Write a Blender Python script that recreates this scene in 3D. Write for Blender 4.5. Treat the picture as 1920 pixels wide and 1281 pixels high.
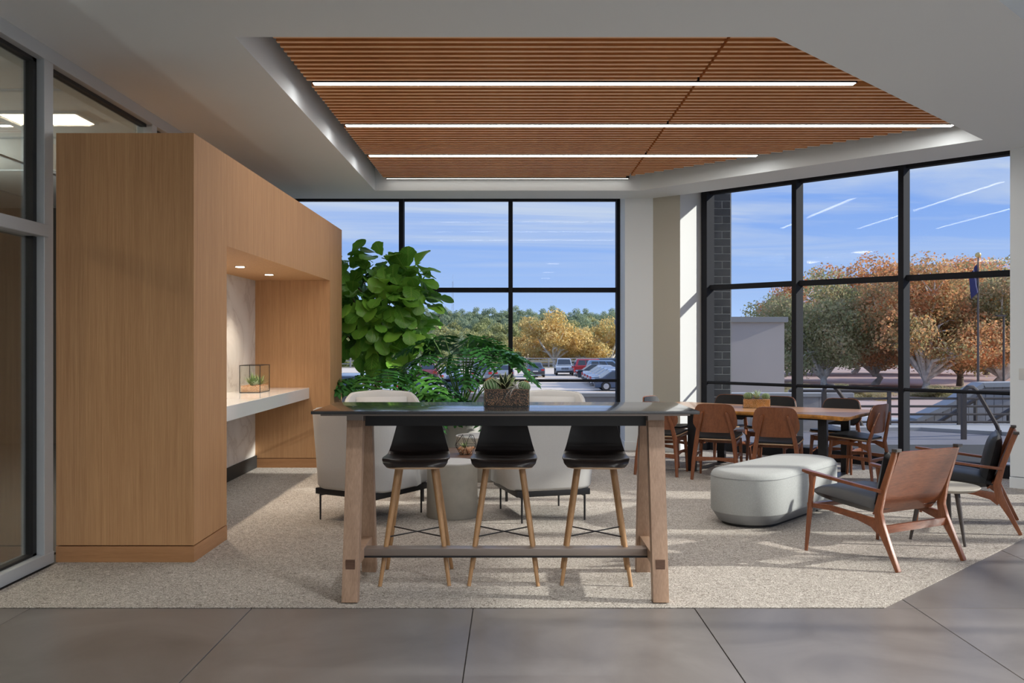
import bpy, bmesh, math, random
import numpy as np
from mathutils import Vector, Matrix, Euler
from mathutils.geometry import tessellate_polygon
PI = math.pi
S = bpy.context.scene
C = S.collection
for o in list(bpy.data.objects): bpy.data.objects.remove(o)

# ---------------- camera, world, sun, exposure ----------------
cam = bpy.data.cameras.new('camera'); camo = bpy.data.objects.new('camera', cam); C.objects.link(camo)
camo.location = (0, 0, 1.45); camo.rotation_euler = (PI/2, 0, 0)
cam.sensor_width = 36; cam.lens = 1707*36/1920; cam.clip_end = 3000; cam.clip_start = .05
S.camera = camo
vs = S.view_settings
vs.view_transform = 'Standard'; vs.look = 'None'; vs.gamma = 1; vs.use_curve_mapping = False
vs.exposure = 1.32

W = bpy.data.worlds.new('world'); S.world = W; W.use_nodes = True
def N(t, typ, **kw):
    n = t.nodes.new(typ)
    for k, v in kw.items():
        if k == 'i':
            for a, b in v.items(): n.inputs[a].default_value = b
        else: setattr(n, k, v)
    return n
def ramp(t, fac, stops, interp='LINEAR'):
    r = N(t, 'ShaderNodeValToRGB'); cr = r.color_ramp; cr.interpolation = interp
    while len(cr.elements) < len(stops): cr.elements.new(.5)
    for e, (p, c) in zip(cr.elements, stops):
        e.position = p; e.color = (*c, 1) if len(c) == 3 else c
    t.links.new(fac, r.inputs['Fac']); return r.outputs['Color']
def math_(t, op, a, b=None):
    n = N(t, 'ShaderNodeMath', operation=op)
    for i, v in enumerate((a, b)):
        if v is None: continue
        if isinstance(v, (int, float)): n.inputs[i].default_value = v
        else: t.links.new(v, n.inputs[i])
    return n.outputs[0]
t = W.node_tree; t.nodes.clear(); L = t.links
out = N(t, 'ShaderNodeOutputWorld'); bg = N(t, 'ShaderNodeBackground', i={'Strength': 0.85})
tc = N(t, 'ShaderNodeTexCoord'); sep = N(t, 'ShaderNodeSeparateXYZ'); L.new(tc.outputs['Generated'], sep.inputs[0])
base = ramp(t, sep.outputs['Z'], [(0, (.25, .345, .53)), (.05, (.175, .26, .45)), (.14, (.12, .205, .43)), (.5, (.075, .16, .42)), (1, (.06, .13, .40))])
zz = math_(t, 'ADD', sep.outputs['Z'], .06)
cx = math_(t, 'DIVIDE', sep.outputs['X'], zz); cy = math_(t, 'DIVIDE', sep.outputs['Y'], zz)
cmb = N(t, 'ShaderNodeCombineXYZ'); L.new(cx, cmb.inputs[0]); L.new(cy, cmb.inputs[1])
mp = N(t, 'ShaderNodeMapping'); mp.inputs['Rotation'].default_value = (0, 0, .15); mp.inputs['Scale'].default_value = (.30, .95, 1)
L.new(cmb.outputs[0], mp.inputs[0])
n1 = N(t, 'ShaderNodeTexNoise', i={'Scale': 1.15, 'Detail': 9, 'Roughness': .60, 'Distortion': 1.1}); L.new(mp.outputs[0], n1.inputs['Vector'])
cl = ramp(t, n1.outputs['Fac'], [(.38, (.0,)*3), (.50, (.5,)*3), (.62, (1,)*3)])
fade = ramp(t, sep.outputs['Z'], [(0, (0,)*3), (.07, (.2,)*3), (.14, (1,)*3)])
cf = math_(t, 'MULTIPLY', cl, fade)
# two thin condensation trails, great circles across the sky
for nrm, wd, st in (((-.30, .62, -.72), .0016, .30), ((.62, -.52, .42), .0012, .0)):
    if st == 0: continue
    vd = N(t, 'ShaderNodeVectorMath', operation='DOT_PRODUCT'); L.new(tc.outputs['Generated'], vd.inputs[0])
    vd.inputs[1].default_value = Vector(nrm).normalized()
    a = math_(t, 'ABSOLUTE', vd.outputs['Value']); a = math_(t, 'DIVIDE', a, wd); a = math_(t, 'SUBTRACT', 1.0, a)
    a = math_(t, 'MAXIMUM', a, 0.0); a = math_(t, 'MULTIPLY', a, st); cf = math_(t, 'MAXIMUM', cf, a)
mx = N(t, 'ShaderNodeMix', data_type='RGBA'); L.new(cf, mx.inputs['Factor']); L.new(base, mx.inputs[6]); mx.inputs[7].default_value = (.27, .315, .41, 1)
L.new(mx.outputs[2], bg.inputs['Color']); L.new(bg.outputs[0], out.inputs[0])

SUN = Vector((1, -.06, .40)).normalized()
sd = bpy.data.lights.new('sun', 'SUN'); sd.energy = 2.15; sd.angle = .02; sd.color = (1, .95, .88)
so = bpy.data.objects.new('sun', sd); C.objects.link(so); so.rotation_euler = SUN.to_track_quat('Z', 'Y').to_euler()

# fill lamps added behind the camera: each an area light in an invented ceiling fitting
FILL = 15
# ---------------- materials ----------------
def newmat(name):
    m = bpy.data.materials.new(name); m.use_nodes = True; t = m.node_tree
    return m, t, t.nodes['Principled BSDF']
def coords(t, scale=(1, 1, 1), rot=(0, 0, 0), gen='Object'):
    tc = N(t, 'ShaderNodeTexCoord'); mp = N(t, 'ShaderNodeMapping')
    mp.inputs['Scale'].default_value = scale; mp.inputs['Rotation'].default_value = rot
    t.links.new(tc.outputs[gen], mp.inputs[0]); return mp.outputs[0]
def bump(t, b, h, strength=.3, dist=.01):
    n = N(t, 'ShaderNodeBump', i={'Strength': strength, 'Distance': dist}); t.links.new(h, n.inputs['Height']); t.links.new(n.outputs[0], b.inputs['Normal'])
def mat(name, col, rough=.5, metal=0, var=0, scale=20, bmp=0, bscale=200, spec=.5, coat=0):
    m, t, b = newmat(name)
    b.inputs['Roughness'].default_value = rough; b.inputs['Metallic'].default_value = metal
    b.inputs['Specular IOR Level'].default_value = spec; b.inputs['Coat Weight'].default_value = coat
    b.inputs['Base Color'].default_value = (*col, 1)
    if var:
        n = N(t, 'ShaderNodeTexNoise', i={'Scale': scale, 'Detail': 4}); t.links.new(coords(t), n.inputs['Vector'])
        c = ramp(t, n.outputs['Fac'], [(.3, tuple(x*(1-var) for x in col)), (.7, tuple(min(1, x*(1+var)) for x in col))])
        t.links.new(c, b.inputs['Base Color'])
    if bmp:
        n = N(t, 'ShaderNodeTexNoise', i={'Scale': bscale, 'Detail': 2}); t.links.new(coords(t), n.inputs['Vector']); bump(t, b, n.outputs['Fac'], bmp, .004)
    return m
def wood(name, c1, c2, scale=(1, 1, 1), rough=.45, k=3.0, coat=0, band=.5, spec=.5):
    """grain lines run along the axis whose scale is smallest"""
    m, t, b = newmat(name); co = coords(t, scale)
    n = N(t, 'ShaderNodeTexNoise', i={'Scale': k, 'Detail': 8, 'Roughness': .65, 'Distortion': .6}); t.links.new(co, n.inputs['Vector'])
    n2 = N(t, 'ShaderNodeTexNoise', i={'Scale': k*9, 'Detail': 3, 'Roughness': .6}); t.links.new(co, n2.inputs['Vector'])
    f = math_(t, 'ADD', math_(t, 'MULTIPLY', n.outputs['Fac'], band), math_(t, 'MULTIPLY', n2.outputs['Fac'], 1-band))
    c = ramp(t, f, [(.32, c1), (.68, c2)]); t.links.new(c, b.inputs['Base Color'])
    b.inputs['Roughness'].default_value = rough; b.inputs['Coat Weight'].default_value = coat; b.inputs['Specular IOR Level'].default_value = spec
    bump(t, b, f, .08, .002); return m
def emit(name, col, st):
    m, t, b = newmat(name); t.nodes.remove(b)
    e = N(t, 'ShaderNodeEmission', i={'Strength': st}); e.inputs[0].default_value = (*col, 1)
    t.links.new(e.outputs[0], t.nodes['Material Output'].inputs[0]); return m
def glass(name, tint=(.97, .985, .98), ior=1.5, gain=1.6):
    m, t, b = newmat(name); t.nodes.remove(b)
    tr = N(t, 'ShaderNodeBsdfTransparent'); tr.inputs[0].default_value = (*tint, 1)
    gl = N(t, 'ShaderNodeBsdfGlossy', i={'Roughness': .0}); gl.inputs[0].default_value = (1, 1, 1, 1)
    fr = N(t, 'ShaderNodeFresnel'); ge = N(t, 'ShaderNodeNewGeometry')
    t.links.new(math_(t, 'ADD', math_(t, 'MULTIPLY', ge.outputs['Backfacing'], 1/ior-ior), ior), fr.inputs['IOR']); f = math_(t, 'MULTIPLY', fr.outputs[0], gain); f = math_(t, 'MINIMUM', f, 1.0)
    mx = N(t, 'ShaderNodeMixShader'); t.links.new(f, mx.inputs[0]); t.links.new(tr.outputs[0], mx.inputs[1]); t.links.new(gl.outputs[0], mx.inputs[2])
    t.links.new(mx.outputs[0], t.nodes['Material Output'].inputs[0]); return m
def leafmat(name, cols, rough=.45, trans=.25, island=True, veins=False, bigscale=0):
    m, t, b = newmat(name)
    if island:
        g = N(t, 'ShaderNodeNewGeometry'); f = g.outputs['Random Per Island']
    else:
        g = N(t, 'ShaderNodeObjectInfo'); f = g.outputs['Random']
    if bigscale:
        n = N(t, 'ShaderNodeTexNoise', i={'Scale': bigscale, 'Detail': 2}); t.links.new(coords(t), n.inputs['Vector'])
        f = math_(t, 'ADD', math_(t, 'MULTIPLY', f, .45), math_(t, 'MULTIPLY', math_(t, 'SUBTRACT', n.outputs['Fac'], .22), 1.0))
        oi = N(t, 'ShaderNodeObjectInfo'); f = math_(t, 'ADD', f, math_(t, 'MULTIPLY', math_(t, 'SUBTRACT', oi.outputs['Random'], .5), .3))
    c = ramp(t, f, [(i/(len(cols)-1), x) for i, x in enumerate(cols)])
    if veins:
        uv = N(t, 'ShaderNodeUVMap'); sp = N(t, 'ShaderNodeSeparateXYZ'); t.links.new(uv.outputs[0], sp.inputs[0])
        au = math_(t, 'ABSOLUTE', math_(t, 'SUBTRACT', sp.outputs['X'], .5))
        ph = math_(t, 'SUBTRACT', math_(t, 'MULTIPLY', sp.outputs['Y'], 7.5), math_(t, 'MULTIPLY', au, 5.0))
        w = math_(t, 'ABSOLUTE', math_(t, 'SUBTRACT', math_(t, 'FRACT', ph), .5))
        v1 = math_(t, 'LESS_THAN', w, .045); v2 = math_(t, 'LESS_THAN', au, .022); v = math_(t, 'MAXIMUM', v1, v2)
        mx = N(t, 'ShaderNodeMix', data_type='RGBA'); t.links.new(math_(t, 'MULTIPLY', v, .55), mx.inputs['Factor'])
        t.links.new(c, mx.inputs[6]); mx.inputs[7].default_value = (.34, .46, .10, 1); c = mx.outputs[2]
        bump(t, b, v, .35, .01)
    t.links.new(c, b.inputs['Base Color']); b.inputs['Roughness'].default_value = rough
    tl = N(t, 'ShaderNodeBsdfTranslucent'); t.links.new(c, tl.inputs[0])
    mx = N(t, 'ShaderNodeMixShader', i={0: trans}); t.links.new(b.outputs[0], mx.inputs[1]); t.links.new(tl.outputs[0], mx.inputs[2])
    t.links.new(mx.outputs[0], t.nodes['Material Output'].inputs[0]); return m

M = {}
M['paint'] = mat('white paint', (.74, .785, .81), .75)
M['jamb'] = mat('bright white paint', (.62, .63, .62), .6)
M['taupe'] = mat('taupe tone', (.46, .44, .38), .7)
M['frame'] = mat('dark bronze aluminium', (.018, .019, .023), .7, 0, spec=.12)
M['gasket'] = mat('black gasket', (.008, .008, .009), .5)
M['alu'] = mat('painted aluminium frame', (.50, .53, .55), .45, .2)
M['glass'] = glass('window glass', gain=.13)
M['glassb'] = glass('clear back window glass', gain=.08)
M['glass2'] = glass('partition glass', (.88, .91, .89), gain=1.9)
M['glass3'] = glass('terrarium glass', (.96, .98, .97), 1.45, .5)
M['veneer'] = wood('oak veneer vertical', (.40, .205, .095), (.63, .37, .185), (20, 20, .25), .62, 1.8, 0, band=.42, spec=.2)
M['veneer_base'] = wood('oak base horizontal', (.36, .17, .07), (.50, .26, .12), (.6, .6, 14), .42, 2)
M['slatlit'] = wood('painted light slat underside', (.80, .42, .20), (.88, .56, .32), (.5, 7, 7), .5, 2)  # light caught by the slat bottoms, put into a paler wood colour
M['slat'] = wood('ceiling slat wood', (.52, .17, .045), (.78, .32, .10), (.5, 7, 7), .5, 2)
M['black'] = mat('black powder coat', (.012, .012, .014), .38, 0)
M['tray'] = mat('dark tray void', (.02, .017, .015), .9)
M['bronze'] = mat('bronze metal bar', (.30, .25, .22), .34, .55)
M['barleg'] = wood('whitewashed oak legs', (.30, .185, .12), (.48, .32, .22), (9, 9, .5), .5, 2)
M['stoolleg'] = wood('honey oak legs', (.33, .17, .07), (.52, .31, .15), (9, 9, .5), .45, 2)
M['walnut'] = wood('reddish walnut', (.11, .030, .012), (.26, .085, .033), (1.2, 9, 9), .36, 2, .2)
M['walnutv'] = wood('reddish walnut upright', (.14, .040, .014), (.28, .098, .038), (9, 9, 1.2), .36, 2, .2)
M['plyedge'] = mat('pale ply edge', (.50, .33, .20), .5)
M['liveedge'] = wood('live edge slab', (.36, .17, .075), (.58, .33, .17), (1.0, 8, 8), .32, 2, .3)
M['slabedge'] = mat('golden bark edge', (.50, .22, .05), .5, var=.45, scale=14)
M['leather'] = mat('black leather', (.016, .017, .019), .42, 0, bmp=.15, bscale=60, spec=.3)
M['fabric'] = mat('pale grey wool', (.60, .595, .58), .95, var=.05, scale=260, bmp=.25, bscale=420)
M['fabricw'] = mat('cool grey felt', (.40, .415, .41), .95, var=.12, scale=180, bmp=.3, bscale=300)
M['base_vinyl'] = mat('grey bench plinth vinyl', (.27, .28, .29), .6)
M['stone'] = mat('pale cast stone', (.40, .375, .32), .7, var=.07, scale=12)
M['stonetop'] = mat('pale stone top', (.55, .54, .52), .45)
M['walnuttop'] = wood('dark walnut top', (.08, .04, .025), (.16, .09, .06), (1, 8, 8), .3, 2)
M['darkwood'] = mat('dark stained wood legs', (.055, .045, .04), .45)
M['gravel'] = leafmat('gravel', [(.12, .05, .03), (.28, .12, .06), (.5, .26, .13), (.2, .08, .05)], .7, 0)
M['gravel2'] = leafmat('pale gravel', [(.60, .26, .12), (.80, .42, .22), (.84, .6, .42), (.48, .18, .08)], .7, 0)
M['cactus'] = mat('cactus green', (.10, .18, .07), .6, var=.2, scale=40)
M['cactusrib'] = mat('cactus spine ribs', (.45, .50, .32), .6)
M['cactusred'] = mat('cactus orange crown', (.45, .20, .05), .6, var=.3, scale=60)
M['succ'] = leafmat('succulent', [(.10, .2, .08), (.22, .34, .12), (.35, .42, .18)], .4, .15)
M['succ2'] = leafmat('pale succulent', [(.20, .34, .24), (.42, .52, .36), (.5, .6, .4)], .4, .15)
M['aloe'] = mat('dark agave leaf', (.02, .035, .018), .4)
M['aloeedge'] = mat('cream agave edge', (.55, .58, .30), .5)
M['air'] = mat('silver air plant', (.50, .48, .42), .7)
M['fig'] = leafmat('fig leaf', [(.087, .237, .028), (.158, .394, .048), (.300, .599, .079)], .38, .32, island=False, veins=True)
M['phil'] = leafmat('philodendron leaf', [(.027, .105, .027), (.053, .195, .045), (.105, .315, .060)], .35, .2, island=False)
M['stem'] = mat('green stem', (.13, .25, .06), .5)
M['bark'] = mat('brown bark', (.20, .10, .06), .85, var=.4, scale=18, bmp=.5, bscale=30)
M['pot'] = mat('white planter', (.45, .44, .42), .6)
M['soil'] = mat('dark soil', (.03, .02, .015), .95)
M['concrete'] = mat('board marked concrete', (.391, .368, .356), .9, var=.18, scale=2.5, bmp=.3, bscale=20)
M['conccap'] = mat('pale concrete cap', (.405, .398, .390), .85)
M['terrace'] = mat('terrace paving', (.194, .184, .194), .8, var=.12, scale=1.2)
M['asphalt'] = mat('sandy parking surface', (.76, .64, .52), .95, var=.05, scale=.15)
M['redearth'] = mat('reddish earth', (.494, .351, .299), 1, var=.15, scale=.12)
M['grass'] = mat('dry hillside grass', (.22, .19, .11), 1, var=.35, scale=.06)
M['panel'] = mat('grey stucco block', (.460, .408, .368), .9, var=.05, scale=.5)
M['panelcap'] = mat('grey block coping', (.30, .29, .27), .7)
M['brick'] = mat('charcoal glazed brick', (.045, .045, .05), .4, var=.25, scale=9)
M['mortar'] = mat('grey mortar', (.36, .36, .36), .9)
M['railing'] = mat('bronze pipe railing', (.085, .07, .062), .5, .2)
M['birch'] = mat('pale sycamore bark', (.744, .696, .624), .8, var=.35, scale=2.5)
M['darkbark'] = mat('grey brown bark', (.20, .16, .12), .9, var=.3, scale=2)
M['autumn'] = leafmat('autumn leaves', [(.26, .27, .12), (.52, .40, .19), (.78, .42, .20), (.84, .35, .15), (.78, .36, .25)], .7, .5, bigscale=.35)
M['olive'] = leafmat('olive leaves', [(.20, .24, .11), (.36, .38, .18), (.54, .46, .26), (.76, .44, .24)], .7, .5, bigscale=.3)
M['orange'] = leafmat('orange leaves', [(.494, .464, .174), (.755, .581, .218), (.850, .609, .232), (.850, .522, .204)], .7, .35, bigscale=.35)
M['hillgreen'] = leafmat('hillside leaves', [(.196, .238, .112), (.350, .392, .168), (.504, .490, .224), (.700, .532, .266)], .8, .45, bigscale=.12)
M['hillteal'] = leafmat('distant leaves', [(.238, .322, .224), (.350, .420, .266), (.476, .504, .294)], .8, .45, bigscale=.12)
M['tyre'] = mat('tyre', (.015, .015, .016), .8)
M['rim'] = mat('alloy rim', (.45, .45, .47), .3, .8)
M['carglass'] = mat('tinted car glass', (.03, .04, .055), .08, 0, spec=.9)
M['tail'] = mat('red tail lamp', (.55, .03, .03), .3)
M['head'] = mat('clear head lamp', (.65, .68, .72), .15, .3)
M['plastic'] = mat('dark bumper plastic', (.05, .05, .055), .6)
M['plate'] = mat('number plate', (.6, .6, .58), .5)
M['led2'] = emit('dim led strip', (1, .94, .86), 2.2)
M['led'] = emit('led strip', (1, .965, .92), 12.5)
M['down'] = emit('downlight lens', (1, .88, .72), 12)
M['officelight'] = emit('office light panel', (1, .78, .55), 5)
M['chrome'] = mat('chrome ring', (.6, .6, .6), .25, 1)
M['officewall'] = mat('office wall', (.07, .065, .06), .8)
M['officeceil'] = mat('office ceiling tile', (.6, .6, .58), .9)
M['officefloor'] = mat('office carpet', (.05, .05, .05), .95)
M['gold'] = mat('gilded ball', (.7, .5, .2), .3, .9)
M['flag'] = mat('navy flag cloth', (.03, .035, .12), .8)
M['rubber'] = mat('black rubber base', (.012, .012, .012), .6)
# marble with veins
m, t, b = newmat('polished marble'); co = coords(t, (1, 1, 1))
n = N(t, 'ShaderNodeTexNoise', i={'Scale': 1.1, 'Detail': 6, 'Roughness': .55, 'Distortion': 1.2}); t.links.new(co, n.inputs['Vector'])
v = math_(t, 'ABSOLUTE', math_(t, 'SUBTRACT', n.outputs['Fac'], .5))
t.links.new(ramp(t, v, [(0, (.58, .55, .52)), (.025, (.68, .66, .63)), (.12, (.74, .73, .70)), (.5, (.80, .79, .77))]), b.inputs['Base Color'])
b.inputs['Roughness'].default_value = .12; M['marble'] = m
M['quartz'] = mat('polished white quartz', (.72, .73, .73), .08)
# bar top: black laminate, satin
M['bartop'] = mat('black satin laminate', (.022, .022, .024), .17, 0, spec=1.0, coat=.45)
M['stoolseat'] = mat('dark stained ply', (.028, .022, .021), .33)
# carpet
m, t, b = newmat('loop carpet'); co = coords(t)
n = N(t, 'ShaderNodeTexNoise', i={'Scale': 42, 'Detail': 3, 'Roughness': .75, 'Distortion': 2.2}); t.links.new(co, n.inputs['Vector'])
n3 = N(t, 'ShaderNodeTexNoise', i={'Scale': 160, 'Detail': 2}); t.links.new(co, n3.inputs['Vector'])
n2 = N(t, 'ShaderNodeTexNoise', i={'Scale': .9, 'Detail': 3}); t.links.new(co, n2.inputs['Vector'])
f = math_(t, 'ADD', math_(t, 'MULTIPLY', n.outputs['Fac'], .65), math_(t, 'MULTIPLY', n3.outputs['Fac'], .35))
c = ramp(t, f, [(.38, (.15, .125, .103)), (.5, (.42, .38, .335)), (.60, (.70, .655, .60))])
t.links.new(c, b.inputs['Base Color']); b.inputs['Roughness'].default_value = 1; b.inputs['Specular IOR Level'].default_value = .1
bump(t, b, f, .7, .012); M['carpet'] = m
# porcelain floor tile
m, t, b = newmat('porcelain tile'); co = coords(t); oi = N(t, 'ShaderNodeObjectInfo')
n = N(t, 'ShaderNodeTexNoise', i={'Scale': 1.3, 'Detail': 7, 'Roughness': .6, 'Distortion': .8}); t.links.new(co, n.inputs['Vector'])
f = math_(t, 'ADD', n.outputs['Fac'], math_(t, 'MULTIPLY', math_(t, 'SUBTRACT', oi.outputs['Random'], .5), .1))
t.links.new(ramp(t, f, [(.3, (.125, .110, .102)), (.7, (.225, .203, .192))]), b.inputs['Base Color'])
t.links.new(ramp(t, n.outputs['Fac'], [(.2, (.30,)*3), (.8, (.36,)*3)]), b.inputs['Roughness']); M['tile'] = m
M['grout'] = mat('grout', (.04, .038, .036), .9)

# ---------------- mesh helpers ----------------
class MB:
    def __init__(s): s.v = []; s.f = []; s.m = []; s.uv = None
    def add(s, vs, fs, mi=0, T=None):
        k = len(s.v)
        s.v += [tuple(T @ Vector(p)) if T else tuple(p) for p in vs]
        s.f += [tuple(k+i for i in f) for f in fs]; s.m += [mi]*len(fs); return s
    def box(s, a, b, mi=0, T=None):
        x0, y0, z0 = a; x1, y1, z1 = b
        return s.add([(x0, y0, z0), (x1, y0, z0), (x1, y1, z0), (x0, y1, z0), (x0, y0, z1), (x1, y0, z1), (x1, y1, z1), (x0, y1, z1)],
                     [(0, 3, 2, 1), (4, 5, 6, 7), (0, 1, 5, 4), (1, 2, 6, 5), (2, 3, 7, 6), (3, 0, 4, 7)], mi, T)
    def prism(s, pts, z0, z1, mi=0, T=None):      # pts in xy
        n = len(pts); return s.add([(x, y, z0) for x, y in pts]+[(x, y, z1) for x, y in pts],
            [tuple(range(n))[::-1], tuple(range(n, 2*n))]+[(i, (i+1) % n, n+(i+1) % n, n+i) for i in range(n)], mi, T)
    def tube(s, path, rad, n=8, mi=0, flat=1.0, cap=True, up=None):
        P = [Vector(p) for p in path]; k = len(P)
        if isinstance(rad, (int, float)): rad = [rad]*k
        vs = []; u = None
        for i, p in enumerate(P):
            d = (P[min(i+1, k-1)]-P[max(i-1, 0)]).normalized()
            if u is None: u = Vector(up) if up else (Vector((0, 0, 1)) if abs(d.z) < .9 else Vector((1, 0, 0)))
            a = d.cross(u).normalized(); bb = a.cross(d).normalized(); u = bb
            for j in range(n):
                th = 2*PI*j/n+PI/n
                vs.append(p+a*math.cos(th)*rad[i]+bb*math.sin(th)*rad[i]*flat)
        fs = [(i*n+j, i*n+(j+1) % n, (i+1)*n+(j+1) % n, (i+1)*n+j) for i in range(k-1) for j in range(n)]
        if cap: fs += [tuple(range(n))[::-1], tuple(range((k-1)*n, k*n))]
        return s.add(vs, fs, mi)
    def bar(s, path, w, h, mi=0, up=(0, 0, 1)):   # rectangular section bar; w,h may be lists
        P = [Vector(p) for p in path]; k = len(P); vs = []
        ws = w if isinstance(w, (list, tuple)) else [w]*k; hs = h if isinstance(h, (list, tuple)) else [h]*k
        for i, p in enumerate(P):
            d = (P[min(i+1, k-1)]-P[max(i-1, 0)]).normalized(); a = d.cross(Vector(up)).normalized(); b2 = a.cross(d).normalized()
            for (q, r) in ((-1, -1), (1, -1), (1, 1), (-1, 1)): vs.append(p+a*q*ws[i]/2+b2*r*hs[i]/2)
        fs = [(i*4+j, i*4+(j+1) % 4, (i+1)*4+(j+1) % 4, (i+1)*4+j) for i in range(k-1) for j in range(4)]+[(3, 2, 1, 0), tuple(range(4*k-4, 4*k))]
        return s.add(vs, fs, mi)
    def lathe(s, prof, n=24, mi=0, c=(0, 0), cap=True):
        vs = [(c[0]+r*math.cos(2*PI*j/n), c[1]+r*math.sin(2*PI*j/n), z) for r, z in prof for j in range(n)]
        k = len(prof); fs = [(i*n+j, i*n+(j+1) % n, (i+1)*n+(j+1) % n, (i+1)*n+j) for i in range(k-1) for j in range(n)]
        if cap: fs += [tuple(range(n))[::-1], tuple(range((k-1)*n, k*n))]
        return s.add(vs, fs, mi)
    def grid(s, fn, nu, nv, mi=0, closed=False):
        vs = [fn(i/nu, j/nv) for i in range(nu+1) for j in range(nv+1)]
        fs = [(i*(nv+1)+j, (i+1)*(nv+1)+j, (i+1)*(nv+1)+j+1, i*(nv+1)+j+1) for i in range(nu) for j in range(nv)]
        return s.add(vs, fs, mi)
    def mesh(s, name, mats, bevel=0, seg=2, smooth=True, weld=False, ang=40, solid=0, sub=0):
        me = bpy.data.meshes.new(name); me.from_pydata(s.v, [], s.f)
        ms = mats if isinstance(mats, (list, tuple)) else [mats]
        for m_ in ms: me.materials.append(m_)
        if len(ms) > 1: me.polygons.foreach_set('material_index', s.m)
        bm = bmesh.new(); bm.from_mesh(me)
        if weld: bmesh.ops.remove_doubles(bm, verts=bm.verts, dist=1e-5)
        bmesh.ops.recalc_face_normals(bm, faces=bm.faces)
        if solid: bmesh.ops.solidify(bm, geom=bm.faces[:], thickness=solid)
        if bevel:
            es = [e for e in bm.edges if e.is_manifold and e.calc_face_angle(0) > .6]
            bmesh.ops.bevel(bm, geom=es, offset=bevel, segments=seg, affect='EDGES', profile=.7, clamp_overlap=True)
        if sub: bmesh.ops.subdivide_edges(bm, edges=bm.edges, cuts=1, smooth=.5, use_grid_fill=True)
        bm.to_mesh(me); bm.free()
        if smooth:
            me.polygons.foreach_set('use_smooth', [True]*len(me.polygons)); me.set_sharp_from_angle(angle=math.radians(ang))
        me.update(); return me
    def build(s, name, mats, parent=None, **kw):
        o = bpy.data.objects.new(name, s.mesh(name, mats, **kw)); C.objects.link(o); o.parent = parent; return o
def shell(fn, nu, nv, th, mb=None):
    """closed shell of thickness th below the surface fn"""
    mb = mb or MB(); P = [[Vector(fn(i/nu, j/nv)) for j in range(nv+1)] for i in range(nu+1)]
    def nrm(i, j):
        a = P[min(i+1, nu)][j]-P[max(i-1, 0)][j]; b = P[i][min(j+1, nv)]-P[i][max(j-1, 0)]
        return a.cross(b).normalized()
    Q = [[P[i][j]-nrm(i, j)*th for j in range(nv+1)] for i in range(nu+1)]; K = (nu+1)*(nv+1); ix = lambda i, j: i*(nv+1)+j
    vs = [p for r in P for p in r]+[p for r in Q for p in r]; fs = []
    for i in range(nu):
        for j in range(nv):
            f = (ix(i, j), ix(i+1, j), ix(i+1, j+1), ix(i, j+1)); fs += [f, tuple(K+q for q in f[::-1])]
    for i in range(nu):
        fs += [(ix(i, 0), ix(i+1, 0), K+ix(i+1, 0), K+ix(i, 0)), (ix(i, nv), K+ix(i, nv), K+ix(i+1, nv), ix(i+1, nv))]
    for j in range(nv):
        fs += [(ix(0, j), K+ix(0, j), K+ix(0, j+1), ix(0, j+1)), (ix(nu, j), ix(nu, j+1), K+ix(nu, j+1), K+ix(nu, j))]
    return mb.add(vs, fs)
def put(name, me, parent=None, loc=(0, 0, 0), rot=(0, 0, 0), sc=(1, 1, 1)):
    o = bpy.data.objects.new(name, me); C.objects.link(o); o.parent = parent
    o.location = loc; o.rotation_euler = rot; o.scale = sc if isinstance(sc, (tuple, list)) else (sc,)*3; return o
def tag(o, label=None, cat=None, group=None, kind=None):
    for k, v in (('label', label), ('category', cat), ('group', group), ('kind', kind)):
        if v: o[k] = v
    return o
def thing(name, label, cat, loc=(0, 0, 0), rz=0, group=None):
    o = bpy.data.objects.new(name, None); C.objects.link(o); o.empty_display_size = .1
    o.location = loc; o.rotation_euler = (0, 0, rz); return tag(o, label, cat, group)
def struct(name, label=None, empty=False, mb=None, m=None, **kw):
    if empty: o = bpy.data.objects.new(name, None); C.objects.link(o)
    else: o = mb.build(name, m, **kw)
    o['kind'] = 'structure'
    if label: o['label'] = label
    return o
KIDS = {}
def dup(root, loc, rz, label, group=None, sc=None):
    def cp(o, par):
        c = o.copy(); C.objects.link(c)
        if par is not None: c.parent = par
        for ch in o.children: cp(ch, c)
        return c
    r = cp(root, None); r.location = loc; r.rotation_euler = (0, 0, rz); r['label'] = label
    if sc: r.scale = sc if isinstance(sc, tuple) else (sc,)*3
    if group: r['group'] = group
    return r
def face(f): return math.atan2(-f[0], f[1])      # rotation that turns local +Y to direction f
# ---------------- setting: floor, carpet, ceiling, walls ----------------
CZ = 3.36
D = math.sqrt(.5)
fl = struct('floor', 'large grey porcelain floor tiles with thin dark joints', mb=MB().box((-8, -3.2, -.30), (9, 12.9, -.012)), m=M['grout'])
for ix in range(-3, 8):
    for iy in range(-6, 5):
        x0 = -1.418+1.206*(ix-0)-0; y0 = 4.96+1.2*(iy-0)
        if x0 > 8.0 or x0 < -3.2-1.2: continue
        if y0 >= 4.9 and (x0+1.2)-(y0) < -2.95: continue   # wholly beneath the carpet
        x1 = x0+1.206
        xa = max(x0, -2.95); 
        if x1 <= xa+.05: continue
        g = .0025
        MB().box((xa+g, y0+g, -.012), (x1-g, y0+1.2-g, -.004)).build('tile', M['tile'], fl, bevel=.0015, seg=1, smooth=False)
# cut of the carpet: along Y=4.96, then 45 degrees to the right
cp = MB().prism([(-2.98, 4.962), (2.03, 4.962), (5.3, 8.232), (5.95, 8.90), (1.9, 12.95), (-2.98, 12.95)], -.0035, .0)
tag(cp.build('carpet', M['carpet'], smooth=False), 'grey beige loop carpet covering the lounge floor', 'carpet')

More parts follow.
